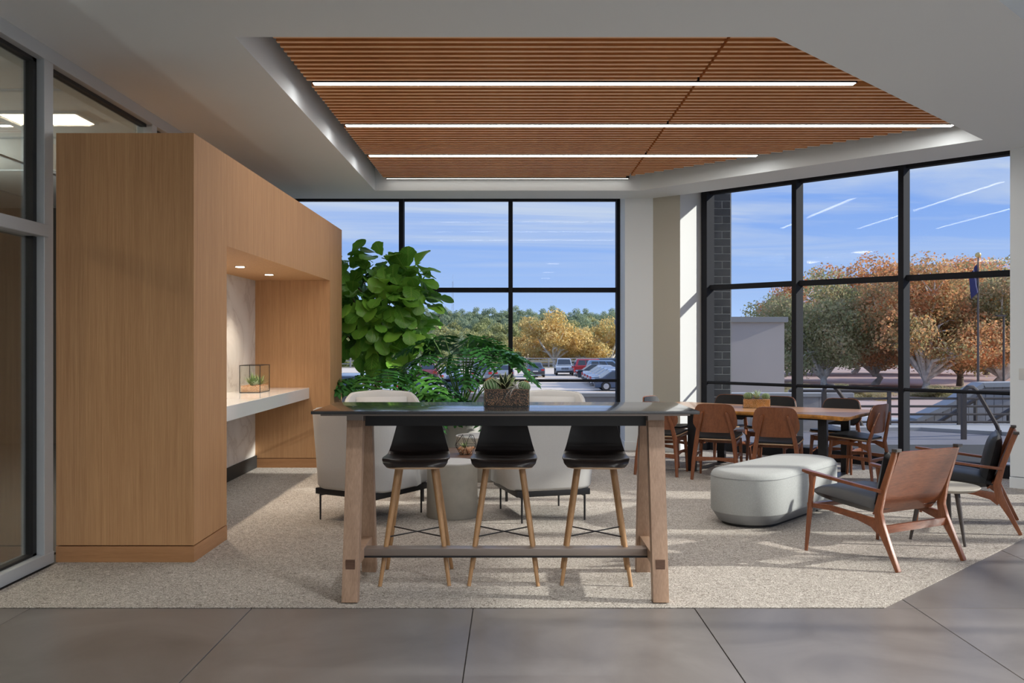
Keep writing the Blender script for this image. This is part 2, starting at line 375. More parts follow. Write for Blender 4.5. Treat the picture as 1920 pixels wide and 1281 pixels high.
def poly_with_holes(outer, holes, z, m, name, parent=None, flip=False):
    tris = tessellate_polygon([[Vector((x, y, 0)) for x, y in p] for p in [outer]+holes])
    pts = [p for q in [outer]+holes for p in q]; mb = MB(); mb.add([(x, y, z) for x, y in pts], [tuple(t_) for t_ in tris]); return mb
EDGE = [(-3.17, 12.17), (1.90, 12.17), (5.46, 8.61), (8.3, 5.77)]
outer = [(-3.17, -3.2)]+EDGE+[(8.3, -3.2)]
TR = [(-1.735, 5.71), (1.646, 5.71), (4.46, 8.62), (1.62, 11.52), (-1.735, 11.52)]
T2 = [(2.25, 4.62), (4.15, 6.52), (6.6, 4.07), (4.7, 2.17)]
mb = poly_with_holes(outer, [TR, T2], CZ, None, None)
def ring(mb, pts, z0, z1, closed=True, mi=0):
    n = len(pts)
    for i in range(n if closed else n-1):
        a = pts[i]; b_ = pts[(i+1) % n]; mb.add([(*a, z0), (*b_, z0), (*b_, z1), (*a, z1)], [(0, 1, 2, 3)], mi)
ring(mb, TR, CZ, 3.92); ring(mb, T2, CZ, 3.66); mb.add([(x, y, 3.66) for x, y in T2], [(0, 1, 2, 3)])
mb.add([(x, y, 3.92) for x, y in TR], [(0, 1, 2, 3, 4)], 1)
ring(mb, EDGE, CZ, 3.5, False)
mb.add([(-3.17, 12.17, 3.5), (1.90, 12.17, 3.5), (2.1, 12.86, 3.5), (-3.17, 12.86, 3.5)], [(0, 1, 2, 3)])
mb.add([(1.90, 12.17, 3.5), (8.3, 5.77, 3.5), (8.8, 6.2, 3.5), (2.1, 12.86, 3.5)], [(0, 1, 2, 3)])
ce = struct('ceiling', 'flat pale grey plaster ceiling with a recessed tray', mb=mb, m=[M['paint'], M['tray']], smooth=False)
struct('trim_1', 'roof slab above the ceiling', mb=MB().prism([(-8.2, -3.4), (-8.2, 13.0), (1.95, 13.0), (8.9, 6.05), (8.9, -3.4)], 4.0, 4.25), m=M['conccap'], smooth=False)
# slatted ceiling: pitch .10, bars 40 wide, each cut at the joint X=1.46
sc_ = thing('slat_ceiling', 'warm timber slat ceiling panel filling the recessed tray', 'ceiling panel', (0, 0, 3.50))
LY = [7.235, 8.638, 10.041, 11.444]
smesh = {}
def slat(x0, x1, y):
    L_ = round(x1-x0, 2); 
    if L_ not in smesh: smesh[L_] = MB().box((0, -.018, .001), (L_, .018, .10)).box((0, -.019, -.001), (L_, .019, .001), 1).mesh('slat', [M['slat'], M['slatlit']], smooth=False)
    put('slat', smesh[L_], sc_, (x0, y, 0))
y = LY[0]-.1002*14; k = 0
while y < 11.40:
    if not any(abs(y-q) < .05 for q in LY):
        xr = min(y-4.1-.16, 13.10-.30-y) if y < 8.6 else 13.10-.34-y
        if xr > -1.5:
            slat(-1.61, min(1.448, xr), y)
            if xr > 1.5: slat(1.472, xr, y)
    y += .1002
cb = MB()
for xx in (-1.2, -.2, .8, 1.46, 1.9): cb.box((xx, 5.75, .101), (xx+.03, 11.4 if xx < 1.6 else 10.8, .125))
cb.build('carrier_rail', M['black'], sc_, smooth=False)
for i, (yy, x1) in enumerate(zip(LY, (2.73, 4.19, 2.71, 1.47))):
    lab = ['linear ceiling light nearest the camera in the slats', 'longest linear ceiling light, second from the front', 'third linear ceiling light, short of the diagonal edge', 'rearmost linear ceiling light beside the tray edge'][i]
    r = thing('linear_light', lab, 'ceiling light', (0, yy, 3.50), 0, 'linear lights in the slat ceiling')
    MB().box((-1.58, -.040, -.003), (x1, .040, .085)).build('housing', M['black'], r, smooth=False)
    w = .037 if i < 3 else .014
    MB().add([(-1.575, -w, -.004), (x1-.01, -w, -.004), (x1-.01, w, -.004), (-1.575, w, -.004)], [(3, 2, 1, 0)]).build('diffuser', M['led'] if i < 3 else M['led2'], r, smooth=False)

# ---- column between the windows ----
struct('wall_column', 'off white column between the two window walls', mb=MB().prism([(1.505, 12.13), (1.88, 12.13), (1.90, 12.35), (2.10, 13.1), (1.56, 13.1), (1.56, 12.76), (1.505, 12.76)], 0, 3.5), m=M['paint'], smooth=False)
struct('wall_corner', 'taupe angled face of the corner column', mb=MB().prism([(1.881, 12.128), (2.19, 11.87), (2.30, 12.0), (2.0, 12.4), (1.9, 12.36)], 0, 3.5), m=M['taupe'], smooth=False)  # angled face in a darker tone than the white column
struct('wall_jamb', 'bright white return beside the right window', mb=MB().prism([(2.192, 11.868), (2.645, 12.32), (2.55, 12.6), (2.05, 12.45)], 0, 3.5), m=M['jamb'], smooth=False)
bb = MB().prism([(1.497, 12.12), (1.882, 12.12), (2.193, 11.857), (2.40, 12.06), (2.1, 12.4), (1.497, 12.4)], 0, .115)
struct('baseboard_column', 'pale baseboard round the column', mb=bb, m=M['paint'], smooth=False, bevel=.003)
# right pier and what continues past the frame
u45 = Vector((D, -D))
P0 = Vector((4.94, 9.03)); P1 = P0+u45*.62; Q1 = P1+Vector((D, D))*.66; Q0 = P0+Vector((D, D))*.66
struct('wall_right', 'pale painted pier at the right edge', mb=MB().prism([tuple(P0), tuple(P1), tuple(Q1), tuple(Q0)], .115, 3.5), m=M['paint'], smooth=False)
nn = Vector((-D, -D))*.006
struct('baseboard_right', 'baseboard of the right pier', mb=MB().prism([tuple(P0+nn-u45*.004), tuple(P1+nn), tuple(Q1), tuple(Q0)], 0, .108), m=M['paint'], smooth=False)
sw_ = tag(MB().box((-.035, -.004, -.055), (.035, .0, .055)).build('light_switch', M['jamb'], bevel=.004), 'small white wall switch plate on the right pier', 'switch')
sw_.location = (P0.x+.115*D+.0, P0.y-.115*D-.001, 1.13); sw_.rotation_euler = (0, 0, -PI/4)
struct('wall_east', mb=MB().box((8.3, -3.2, 3.5), (8.5, 6.0, 4)), m=M['paint'], smooth=False)
struct('wall_rear', mb=MB().box((-8.2, -3.4, 0), (8.5, -3.2, 4)), m=M['paint'], smooth=False)
# low-down return left of the back window (hidden by the wood volume)
struct('wall_left', mb=MB().box((-3.3, 12.2, 0), (-3.12, 12.95, 3.5)), m=M['paint'], smooth=False)

# ---- windows: frame pieces along a line from A in direction d ----
def window_wall(name, label, A, d, xs, z1=3.5, rail=True, panes=True):
    """xs: mullion distances along d from A; outward normal to the left of d"""
    root = struct(name, label, empty=True); root.location = (A[0], A[1], 0); root.rotation_euler = (0, 0, math.atan2(d[1], d[0]))
    W_ = .062; dp = .075
    for i, x in enumerate(xs):
        ww = W_ if 0 < i < len(xs)-1 else .085
        b2 = MB().box((x-ww/2, -.13, .0), (x+ww/2, .055, z1)); b2.build('mullion', M['frame'], root, bevel=.003, seg=1, smooth=False)
    for a, b_ in zip(xs[:-1], xs[1:]):
        for z0, z2, nm in ((.0, .14, 'sill'), (2.14, 2.205, 'transom'), (z1-.08, z1, 'head')):
            MB().box((a+.03, -.055, z0), (b_-.03, .05, z2)).build(nm, M['frame'], root, bevel=.003, seg=1, smooth=False)
        if rail: MB().tube([(a+.02, -.10, .905), (b_-.02, -.10, .905)], .020, 10).build('guard_rail', M['frame'], root)
        for z0, z2 in ((.14, 2.14), (2.205, z1-.08)):
            MB().box((a+.03, .012, z0), (b_-.03, .014, z2)).build('pane', M['glassb'] if name == 'window_1' else M['glass'], root, smooth=False)
    return root
bx = [(-.0365+1.513*k) for k in range(-2, 2)]
# back window at Y=12.80: mullions at px 545.., 754, 957, 1162
MX = [-3.08, -1.545, -.02, 1.50]
window_wall('window_1', 'tall back window wall with dark mullions overlooking the car park', (0, 12.80), (1, 0), MX)
A = Vector((2.655, 12.245)); dirr = (D, -D)
window_wall('window_2', 'angled right window wall with dark mullions beside the dining table', A, dirr, [0, .915*1.4142, 1.84*1.4142, 2.77*1.4142])
A2 = Vector((6.0, 8.9))
window_wall('window_3', 'window bays beyond the right pier', A2, dirr, [0, 1.29, 2.58, 3.6])

window_wall('window_5', 'added window bays on the unseen east side, for more daylight', (8.42, 5.7), (0, -1), [0, 1.48, 2.96, 4.44, 5.92, 7.4, 8.8])  # unseen glazing added to let more daylight into the room
# ---- left glazed partition ----
gw = struct('window_4', 'grey framed glass partition at the left with office behind', empty=True)
GX = -3.01; f_ = M['alu']; GZ = CZ
for y0, w in ((-3.1, .1), (.0, .10), (3.0, .10), (5.86, .115), (7.62, .10), (9.4, .1), (11.2, .1), (12.7, .1)):
    MB().box((GX-.13, y0, 0), (GX, y0+w, GZ)).build('post', f_, gw, bevel=.002, seg=1, smooth=False)
    if y0 < 6.5: MB().box((GX-.11, y0-.045, .06), (GX-.05, y0, GZ-.06)).build('gasket', M['gasket'], gw, smooth=False)
MB().box((GX-.13, -3.2, GZ-.09), (GX+.004, 12.8, GZ+.01)).build('head_rail', f_, gw, bevel=.002, seg=1, smooth=False)
MB().box((GX-.13, -3.2, 0), (GX+.004, 5.978, .075)).build('sill_rail', f_, gw, bevel=.002, seg=1, smooth=False)
MB().box((GX-.11, -3.2, GZ-.115), (GX-.05, 12.8, GZ-.09)).build('gasket', M['gasket'], gw, smooth=False)
MB().box((GX-.10, -3.2, .075), (GX-.05, 5.9, .09)).build('gasket', M['gasket'], gw, smooth=False)
MB().box((GX-.12, -3.2, 2.125), (GX+.012, 5.90, 2.205)).build('transom', f_, gw, bevel=.004, seg=1, smooth=False)
MB().box((GX-.078, -3.2, .05), (GX-.074, 5.9, GZ-.05)).build('pane', M['glass2'], gw, smooth=False)
MB().box((GX-.078, 5.95, 2.60), (GX-.074, 12.7, GZ-.05)).build('pane', M['glass2'], gw, smooth=False)
# office beyond the partition
struct('ceiling_office', 'suspended office ceiling behind the partition', mb=MB().box((-8, -3.2, 3.34), (-3.15, 13, 3.42)), m=M['officeceil'], smooth=False)
mb = MB().box((-3.26, -3, 3.27), (-3.15, 13, 3.34))
struct('trim_2', 'office bulkhead along the glass', mb=mb, m=M['taupe'], smooth=False)
mb = MB()
for yy in (2.0, 3.6, 5.2, 6.8, 8.4, 10.0): mb.box((-8, yy, 3.325), (-3.26, yy+.03, 3.34))
for xx in (-5.2, -6.4): mb.box((xx, -3, 3.325), (xx+.03, 13, 3.34))
struct('trim_3', 'office ceiling grid', mb=mb, m=M['alu'], smooth=False)
struct('floor_office', mb=MB().box((-8, -3.2, -.02), (-3.14, 13, 0)), m=M['officefloor'], smooth=False)
struct('wall_office', 'dim office wall', mb=MB().box((-8.2, -3.2, 0), (-8, 13, 4)), m=M['officewall'], smooth=False)
struct('wall_north', mb=MB().box((-8.2, 12.9, 0), (-3.3, 13.1, 4)), m=M['officewall'], smooth=False)
for xx, yy, w, h_, lab in ((-3.90, 7.65, .62, .34, 'warm recessed office light panel above the glass partition'), (-6.4, 7.95, .6, .34, None), (-6.0, 4.0, .5, .5, None)):
    if not lab: lab = 'office light panel further from the glass' if yy > 5 else 'office light panel deep in the room near the camera'
    r = thing('ceiling_light', lab, 'ceiling light', (xx, yy, 3.32))
    MB().box((-w/2-.03, -h_/2-.03, -.004), (w/2+.03, h_/2+.03, .02)).build('trim_frame', M['alu'], r, smooth=False)
    MB().box((-w/2, -h_/2, -.008), (w/2, h_/2, -.003)).build('diffuser', M['officelight'], r, smooth=False)
    ld = bpy.data.lights.new('office_lamp', 'AREA'); ld.shape = 'RECTANGLE'; ld.size = w; ld.size_y = h_; ld.energy = 14; ld.color = (1, .8, .6)
    lo = bpy.data.objects.new('office_lamp', ld); C.objects.link(lo); lo.parent = r; lo.location = (0, 0, -.02)

for yy in (4.2, 8.2):  # uplights added to brighten the office ceiling, not known fittings
    r = thing('added_uplight', 'added office fill uplight behind the partition '+('near the camera' if yy < 5 else 'further back'), 'light', (-6.2, yy, 2.5))
    MB().box((-.12, -.9, 0), (.12, .9, .10)).build('trough', M['alu'], r, smooth=False)
    MB().box((-.10, -.88, .10), (.10, .88, .105)).build('diffuser', M['officelight'], r, smooth=False)
    MB().box((-.02, -.02, .1), (.02, .02, .70)).build('hanger', M['alu'], r, smooth=False)
    ld = bpy.data.lights.new('added_uplight_lamp', 'AREA'); ld.shape = 'RECTANGLE'; ld.size = .2; ld.size_y = 1.7; ld.energy = 45; ld.color = (.95, 1, .97)
    lo = bpy.data.objects.new('added_uplight_lamp', ld); C.objects.link(lo); lo.parent = r; lo.location = (0, 0, .12); lo.rotation_euler = (PI, 0, 0)
# ---- fill lamps added behind the viewpoint, set in invented ceiling fittings ----
for ix, xx in enumerate((1.0, 3.4, 5.6)):
    for iy, yy in enumerate((-1.8, .6, 3.4)):
        if xx > 4 and yy > 2: continue
        if xx > 2.2 and yy > 2: yy = 1.8
        r = thing('downlight', 'square fill light added in the ceiling behind the viewpoint', 'ceiling light', (xx, yy, CZ), 0, 'fill lights added behind the viewpoint')
        MB().box((-.17, -.17, -.006), (.17, .17, .0)).build('trim_ring', M['paint'], r, smooth=False)
        MB().box((-.145, -.145, -.010), (.145, .145, -.006)).build('lens', M['down'], r, smooth=False)
        ld = bpy.data.lights.new('fill_lamp', 'AREA'); ld.size = .28; ld.energy = FILL; ld.color = (.96, .98, 1); ld.spread = 2.9
        lo = bpy.data.objects.new('fill_lamp', ld); C.objects.link(lo); lo.parent = r; lo.location = (0, 0, -.02)

# ---- timber volume with niche ----
X0, X1, Y0, Y1, ZT = -2.995, -2.09, 5.98, 11.18, 2.82
N0, N1, NZ = 6.67, 10.46, 2.15
kb = thing('wood_niche_cabinet', 'tall oak veneered block with an open niche along its right side', 'cabinet', (0, 0, 0))
v_ = M['veneer']
MB().box((X0, Y0, .11), (X1, N0, ZT)).build('end_panel', v_, kb, bevel=.0015, seg=1, smooth=False)
MB().box((X0, N1, .11), (X1, Y1, ZT)).build('end_panel', v_, kb, bevel=.0015, seg=1, smooth=False)
MB().box((X0, N0, NZ), (X1, N1, ZT)).build('canopy', v_, kb, smooth=False)
MB().box((X0, N0, .14), (-2.95, N1, NZ)).build('marble_back', M['marble'], kb, smooth=False)
MB().box((X0, N0, 0), (-2.93, N1, .14)).build('niche_skirting', M['rubber'], kb, smooth=False)
for a, b_ in ((Y0, N0), (N1, Y1)):
    MB().box((X0, a-.002, 0), (X1+.002, b_+.002, .104)).build('plinth', M['veneer_base'], kb, smooth=False)
q = MB().box((-2.95, N0, .795), (-2.33, N1, .92)).build('counter', M['quartz'], kb, bevel=.002, seg=1, smooth=False); q['label'] = 'polished white counter slab in the niche'
for i, yy in enumerate((7.46, 8.47, 9.48)):  # the nearest lamp is hidden from view, added for its light
    dl = MB().lathe([(.052, NZ-.006), (.052, NZ)], 20).build('downlight', M['chrome'], kb); dl.location = (-2.53, yy, 0)
    dd = MB().lathe([(.040, NZ-.009), (.040, NZ-.006)], 20).build('lens', M['down'], dl)
    ld = bpy.data.lights.new('niche_spot', 'SPOT'); ld.energy = 26; ld.spot_size = 1.75; ld.spot_blend = .8; ld.color = (1, .84, .66); ld.shadow_soft_size = .035
    lo = bpy.data.objects.new('niche_spot', ld); C.objects.link(lo); lo.parent = dl; lo.location = (0, 0, NZ-.02)
# ---------------- bar table ----------------
cxT = -.037; BT = 1.065
bt = thing('bar_table', 'long high bar table with black top on splayed pale oak legs', 'table', (cxT, 5.41, 0))
# tops in table coordinates
MB().box((-1.075, -.38, BT-.018), (1.075, .38, BT)).build('tabletop', M['bartop'], bt, bevel=.004)
tp = MB().box((-1.03, -.335, BT-.030), (1.03, .335, BT-.018)).build('top_underside', M['bronze'], bt, smooth=False)
for s in (-1, 1):
    X = s*.862
    MB().box((X-.048, -.20, BT-.072), (X+.048, .20, BT-.030)).build('top_bracket', M['bronze'], bt, bevel=.003, smooth=False)
    for q in (-1, 1):
        l = MB().bar([(X, q*.345, 0), (X, q*.165, BT-.072)], [.088, .092], [.075, .075], up=(0, 1, 0)).build('leg', M['barleg'], bt, bevel=.004)
    st = MB().box((X-.028, -.30, .172), (X+.028, .30, .237)).build('stretcher', M['barleg'], bt, bevel=.003)
    for q in (-1, 1):
        pl = MB().box((X-.026, q*.308-.042, .174), (X+.026, q*.308+.042, .235)).build('tenon', M['darkwood'] if False else M['walnuttop'], st, smooth=False)
        pl['label'] = 'end grain through tenon'
        pl.location.y = q*.0
MB().box((-.815, -.125, BT-.105), (.815, -.09, BT-.031)).build('apron', M['black'], bt, smooth=False)
MB().box((-.815, .09, BT-.105), (.815, .125, BT-.031)).build('apron', M['black'], bt, smooth=False)
MB().box((-.836, -.045, .186), (.836, .045, .228)).build('foot_rail', M['bronze'], bt, bevel=.003)
MB().box((-.836, -.047, .176), (.836, .047, .186)).build('foot_rail_underside', M['black'], bt, smooth=False)

# ---------------- bar stools ----------------
def make_stool(loc, rz, label):
    r = thing('bar_stool', label, 'stool', loc, rz, 'bar stools under the high table')
    # seat shell: v 0..1 from seat front to back top
    prof = [(.215, .705, .165), (.205, .722, .185), (.17, .732, .198), (.08, .730, .203), (-.04, .727, .200), (-.12, .730, .195), (-.165, .748, .190), (-.185, .79, .178), (-.200, .86, .160), (-.212, .93, .142), (-.222, .985, .130), (-.225, 1.0, .105)]
    mb = MB(); nu = 14
    def fn(a, b_):
        k = b_*(len(prof)-1); i = min(int(k), len(prof)-2); f = k-i
        y, z, w = [prof[i][j]*(1-f)+prof[i+1][j]*f for j in range(3)]
        x = (a*2-1)
        lift = .014*x*x*min(1, b_*5)*max(0, 1-b_/.7); wrap = .022*x*x*max(0, (b_-.55)/.45)
        front = -.06*abs(x)**5*max(0, 1-b_/.3)
        return (x*w, y+wrap+front, z+lift)
    shell(fn, nu, 33, .011, mb).build('seat_shell', M['stoolseat'], r, ang=60)
    # pale ply edge along the front
    e = MB().tube([(fn(a/14, 0.0)[0]*1.005, fn(a/14, 0.0)[1]+.001, fn(a/14, 0)[2]-.006) for a in range(15)], .0055, 6).build('shell_edge', M['plyedge'], r)
    MB().lathe([(.13, .700), (.13, .716)], 24).build('mount_plate', M['black'], r)
    F = {}
    for sx in (-1, 1):
        for sy in (-1, 1):
            a = Vector((sx*.105, sy*.085, .705)); b_ = Vector((sx*.205, sy*.205, 0)); F[sx, sy] = (a, b_)
            MB().tube([b_, b_.lerp(a, .5), a], [.0115, .0165, .0195], 12).build('leg', M['stoolleg'], r)
    for s in (-1, 1):
        p = F[-1, -s][0].lerp(F[-1, -s][1], .60); q = F[1, s][0].lerp(F[1, s][1], .60)
        MB().tube([p, q], .0042, 8).build('foot_brace', M['black'], r)
    return r
st0 = make_stool((-.583, 5.60, 0), PI+.03, 'left bar stool with dark seat tucked under the high table')
dup(st0, (-.048, 5.60, 0), PI-.01, 'middle bar stool with dark seat, below the gravel planter')
dup(st0, (.512, 5.60, 0), PI-.06, 'right bar stool with dark seat, nearest the dining table')

# ---------------- lounge (tub) chairs ----------------
def make_lounge(loc, rz, label):
    r = thing('lounge_chair', label, 'armchair', loc, rz, 'pale grey lounge chairs round the coffee tables')
    hw, yb, R_ = .36, -.38, .17
    pts = []      # outer path from right arm front round the back to the left arm front
    Ls = .50
    for i in range(9): pts.append((hw, yb+Ls-(Ls-R_)*i/8))
    for i in range(1, 9):
        a = (PI/2)*i/8; pts.append((hw-R_+R_*math.cos(a), yb+R_-R_*math.sin(a)))
    for i in range(1, 4): pts.append((hw-R_-(hw-R_)*i/3, yb))
    pts += [(-x, y) for x, y in pts[:-1][::-1]]
    def top(x, y):
        s = y-yb
        if s < .0: s = 0
        z = .925-.02*min(1, abs(x)/.3)
        z -= .50*max(0, s-.05)**1.0*1.55
        if s < .17 and abs(x) > hw-R_: z -= .03*(s/.17)
        return max(z, .30) if s < .47 else .285
    mb = MB(); th = .048; n = len(pts); rings = []
    for i, (x, y) in enumerate(pts):
        a = pts[max(i-1, 0)]; b_ = pts[min(i+1, n-1)]; tx, ty = b_[0]-a[0], b_[1]-a[1]; l = math.hypot(tx, ty); nx, ny = -ty/l, tx/l   # inward or outward
        if nx*x+ny*(y+.1) < 0: nx, ny = -nx, -ny
        zt = top(x, y); h_ = zt-.255; fl_ = .045
        ring_ = []
        for f, o in ((0, -.018), (.04, 0), (.35, fl_*.3), (.7, fl_*.7), (.94, fl_*.97)): ring_.append((x+nx*o, y+ny*o, .255+h_*f))
        o = fl_-.006; ring_.append((x+nx*(o), y+ny*(o), zt-.006)); ring_.append((x+nx*(o-th*.5), y+ny*(o-th*.5), zt+.004)); ring_.append((x+nx*(o-th), y+ny*(o-th), zt-.008))
        for f in (.7, .3): ring_.append((x+nx*(fl_*f-th), y+ny*(fl_*f-th), .255+h_*f))
        ring_.append((x-nx*th, y-ny*th, .26)); rings.append(ring_)
    K = len(rings[0]); vs = [p for q in rings for p in q]
    fs = [(i*K+j, (i+1)*K+j, (i+1)*K+(j+1) % K, i*K+(j+1) % K) for i in range(n-1) for j in range(K)]+[tuple(range(K)), tuple(range((n-1)*K, n*K))[::-1]]
    mb.add(vs, fs); mb.build('shell', M['fabric'], r, ang=70)
    pp = [p[6] for p in rings]
    MB().tube([(x, y, z+.001) for x, y, z in pp], .0035, 5).build('piping', M['plyedge'] if False else M['jamb'], r)
    # seat body
    sb = MB().prism([(-.325, -.28), (.325, -.28), (.335, .10), (.30, .36), (.22, .40), (-.22, .40), (-.30, .36), (-.335, .10)], .258, .40).build('seat_base', M['fabric'], r, bevel=.02, seg=3)
    MB().prism([(-.285, -.27), (.285, -.27), (.29, .28), (.22, .375), (-.22, .375), (-.29, .28)], .40, .475).build('seat_cushion', M['fabric'], r, bevel=.028, seg=3)
    bcu = MB().grid(lambda a, b_: ((a*2-1)*.27, -.315+.06*b_*0-.02*b_+.075*(1-(a*2-1)**4)*(1-(b_*2-1)**6), .46+.40*b_), 10, 10)
    bcu.build('back_cushion', M['fabric'], r)
    # black base
    MB().prism([(-.31, -.36), (.31, -.36), (.32, .34), (-.32, .34)], .208, .257).build('base_plate', M['black'], r, bevel=.006)
    for sx in (-1, 1):
        for sy in (-1, 1):
            MB().tube([(sx*.265, sy*.33-.02, 0), (sx*.265, sy*.33-.02, .225)], [.0075, .009], 8).build('leg', M['black'], r)
        MB().box((sx*.265-.006, -.34, .195), (sx*.265+.006, .30, .205)).build('base_rail', M['black'], r, smooth=False)
    return r
lc = make_lounge((-1.155, 7.585, 0), face((.507, .862)), 'pale grey lounge chair with its back to the camera, behind the left table leg')
dup(lc, (.24, 7.66, 0), face((-.27, .963)), 'pale grey lounge chair with its back to the camera, behind the right stools')
dup(lc, (-1.32, 9.40, 0), face((.22, -.975)), 'pale grey lounge chair facing the camera, in front of the fig tree')
dup(lc, (.34, 9.45, 0), face((-.2, -.98)), 'pale grey lounge chair facing the camera, right of the gravel planter')

# ---------------- coffee tables ----------------
def drum(loc, r0, h, label, name='drum_table'):
    r = thing(name, label, 'table', loc)
    MB().lathe([(r0*.97, 0), (r0, .01), (r0*.985, h*.5), (r0*.975, h-.012)], 48).build('drum_body', M['stone'], r)
    MB().lathe([(r0*.975, h-.012), (r0*.98, h-.004), (r0*.965, h)], 48).build('drum_top', M['stonetop'], r)
    return r
drum((-.497, 7.575, 0), .214, .455, 'low pale stone drum table between the front lounge chairs')
drum((-.33, 9.62, 0), .27, .46, 'pale drum table further back behind the faceted terrarium')
wt = thing('coffee_table', 'low square coffee table with dark walnut top and black frame', 'table', (-.43, 8.62, 0))
MB().box((-.42, -.40, .375), (.42, .40, .40)).build('tabletop', M['walnuttop'], wt, bevel=.004)
for sx in (-1, 1):
    for sy in (-1, 1): MB().box((sx*.38-.012, sy*.36-.012, 0), (sx*.38+.012, sy*.36+.012, .36)).build('leg', M['black'], wt, smooth=False)
MB().box((-.40, -.38, .355), (.40, .38, .375)).build('frame', M['black'], wt, smooth=False)

# ---------------- capsule ottoman ----------------
c1 = Vector((1.90, 7.29)); c2 = Vector((2.55, 8.04)); ax = (c2-c1); ang_ = math.atan2(ax.y, ax.x); hl = ax.length/2; mid = (c1+c2)/2
ot = thing('ottoman_bench', 'capsule shaped grey felt ottoman bench in front of the dining table', 'ottoman', (mid.x, mid.y, 0), ang_)
def caps(r, n=18):
    return [(hl+r*math.cos(a), r*math.sin(a)) for a in [-PI/2+PI*i/n for i in range(n+1)]]+[(-hl+r*math.cos(a), r*math.sin(a)) for a in [PI/2+PI*i/n for i in range(n+1)]]
def stack(layers, name, m, par):
    mb = MB(); L0 = [caps(r) for r, z in layers]; n = len(L0[0])
    vs = [(x, y, z) for ls, (r, z) in zip(L0, layers) for x, y in ls]
    fs = [(i*n+j, i*n+(j+1) % n, (i+1)*n+(j+1) % n, (i+1)*n+j) for i in range(len(layers)-1) for j in range(n)]+[tuple(range(n))[::-1], tuple(range((len(layers)-1)*n, len(layers)*n))]
    mb.add(vs, fs); return mb.build(name, m, par, ang=60)
stack([(.215, .0), (.215, .022)], 'foot_plinth', M['rubber'], ot)
q = stack([(.215, .018), (.245, .028), (.296, .105)], 'tapered_base', M['base_vinyl'], ot); q['label'] = 'smooth darker grey tapered base'
stack([(.298, .105), (.302, .112), (.303, .37), (.297, .398), (.278, .420), (.24, .430), (.12, .434)], 'upholstered_body', M['fabricw'], ot)
MB().tube([(x, y, .382) for x, y in caps(.3035)]+[(hl, -.3035, .382)], .0022, 5).build('seam', M['base_vinyl'], ot)

# ---------------- wooden dining table ----------------
U = Vector((.82, -.57)).normalized(); V = Vector((-U.y, U.x))
def uv(u, v, z=0): return (U.x*u+V.x*v, U.y*u+V.y*v, z)
rzT = math.atan2(U.y, U.x)
tc_ = uv(-3.6, 9.95)
dt = thing('dining_table', 'live edge timber dining table on flat black metal legs', 'table', tc_, rzT)
TZ = .70
near = [(-1.16, -.50), (-.8, -.525), (-.4, -.515), (0, -.53), (.3, -.515), (.6, -.53), (.85, -.55), (1.02, -.60), (1.15, -.66)]
endp = [(1.20, -.60), (1.19, -.2), (1.21, .2), (1.20, .50)]
far = [(1.0, .52), (.5, .50), (.0, .53), (-.5, .52), (-.9, .55), (-1.17, .60)]
pl = near+endp+far+[(-1.20, .2), (-1.19, -.2)]
mb = MB(); n = len(pl); lay = [(.972, TZ-.042), (.992, TZ-.03), (1.0, TZ-.012), (.997, TZ)]
vs = [(x*k, y*k, z) for k, z in lay for x, y in pl]
mb.add(vs, [tuple(range(3*n, 4*n))], 0); mb.add(vs, [tuple(range(n))[::-1]]+[(i*n+j, i*n+(j+1) % n, (i+1)*n+(j+1) % n, (i+1)*n+j) for i in range(3) for j in range(n)], 1)
mb.build('tabletop', [M['liveedge'], M['slabedge']], dt, weld=True, ang=50)
for ul in (-.56, .88):
    lg = MB()
    lg.box((ul-.045, -.46, 0), (ul+.045, -.40, TZ-.045)); lg.box((ul-.045, .40, 0), (ul+.045, .46, TZ-.045))
    for sy in (-.43, .43):
        MB().box((ul-.045, sy-.030, .008), (ul+.045, sy+.030, TZ-.043)).build('leg', M['black'], dt, bevel=.003)
    MB().box((ul-.045, -.40, TZ-.085), (ul+.045, .40, TZ-.043)).build('cross_beam', M['black'], dt, smooth=False)
    MB().box((ul-.045, -.46, .0), (ul+.045, .46, .008)).build('foot_bar', M['black'], dt, smooth=False)
MB().box((-.56, -.03, TZ-.10), (.88, .03, TZ-.05)).build('spine_beam', M['black'], dt, smooth=False)

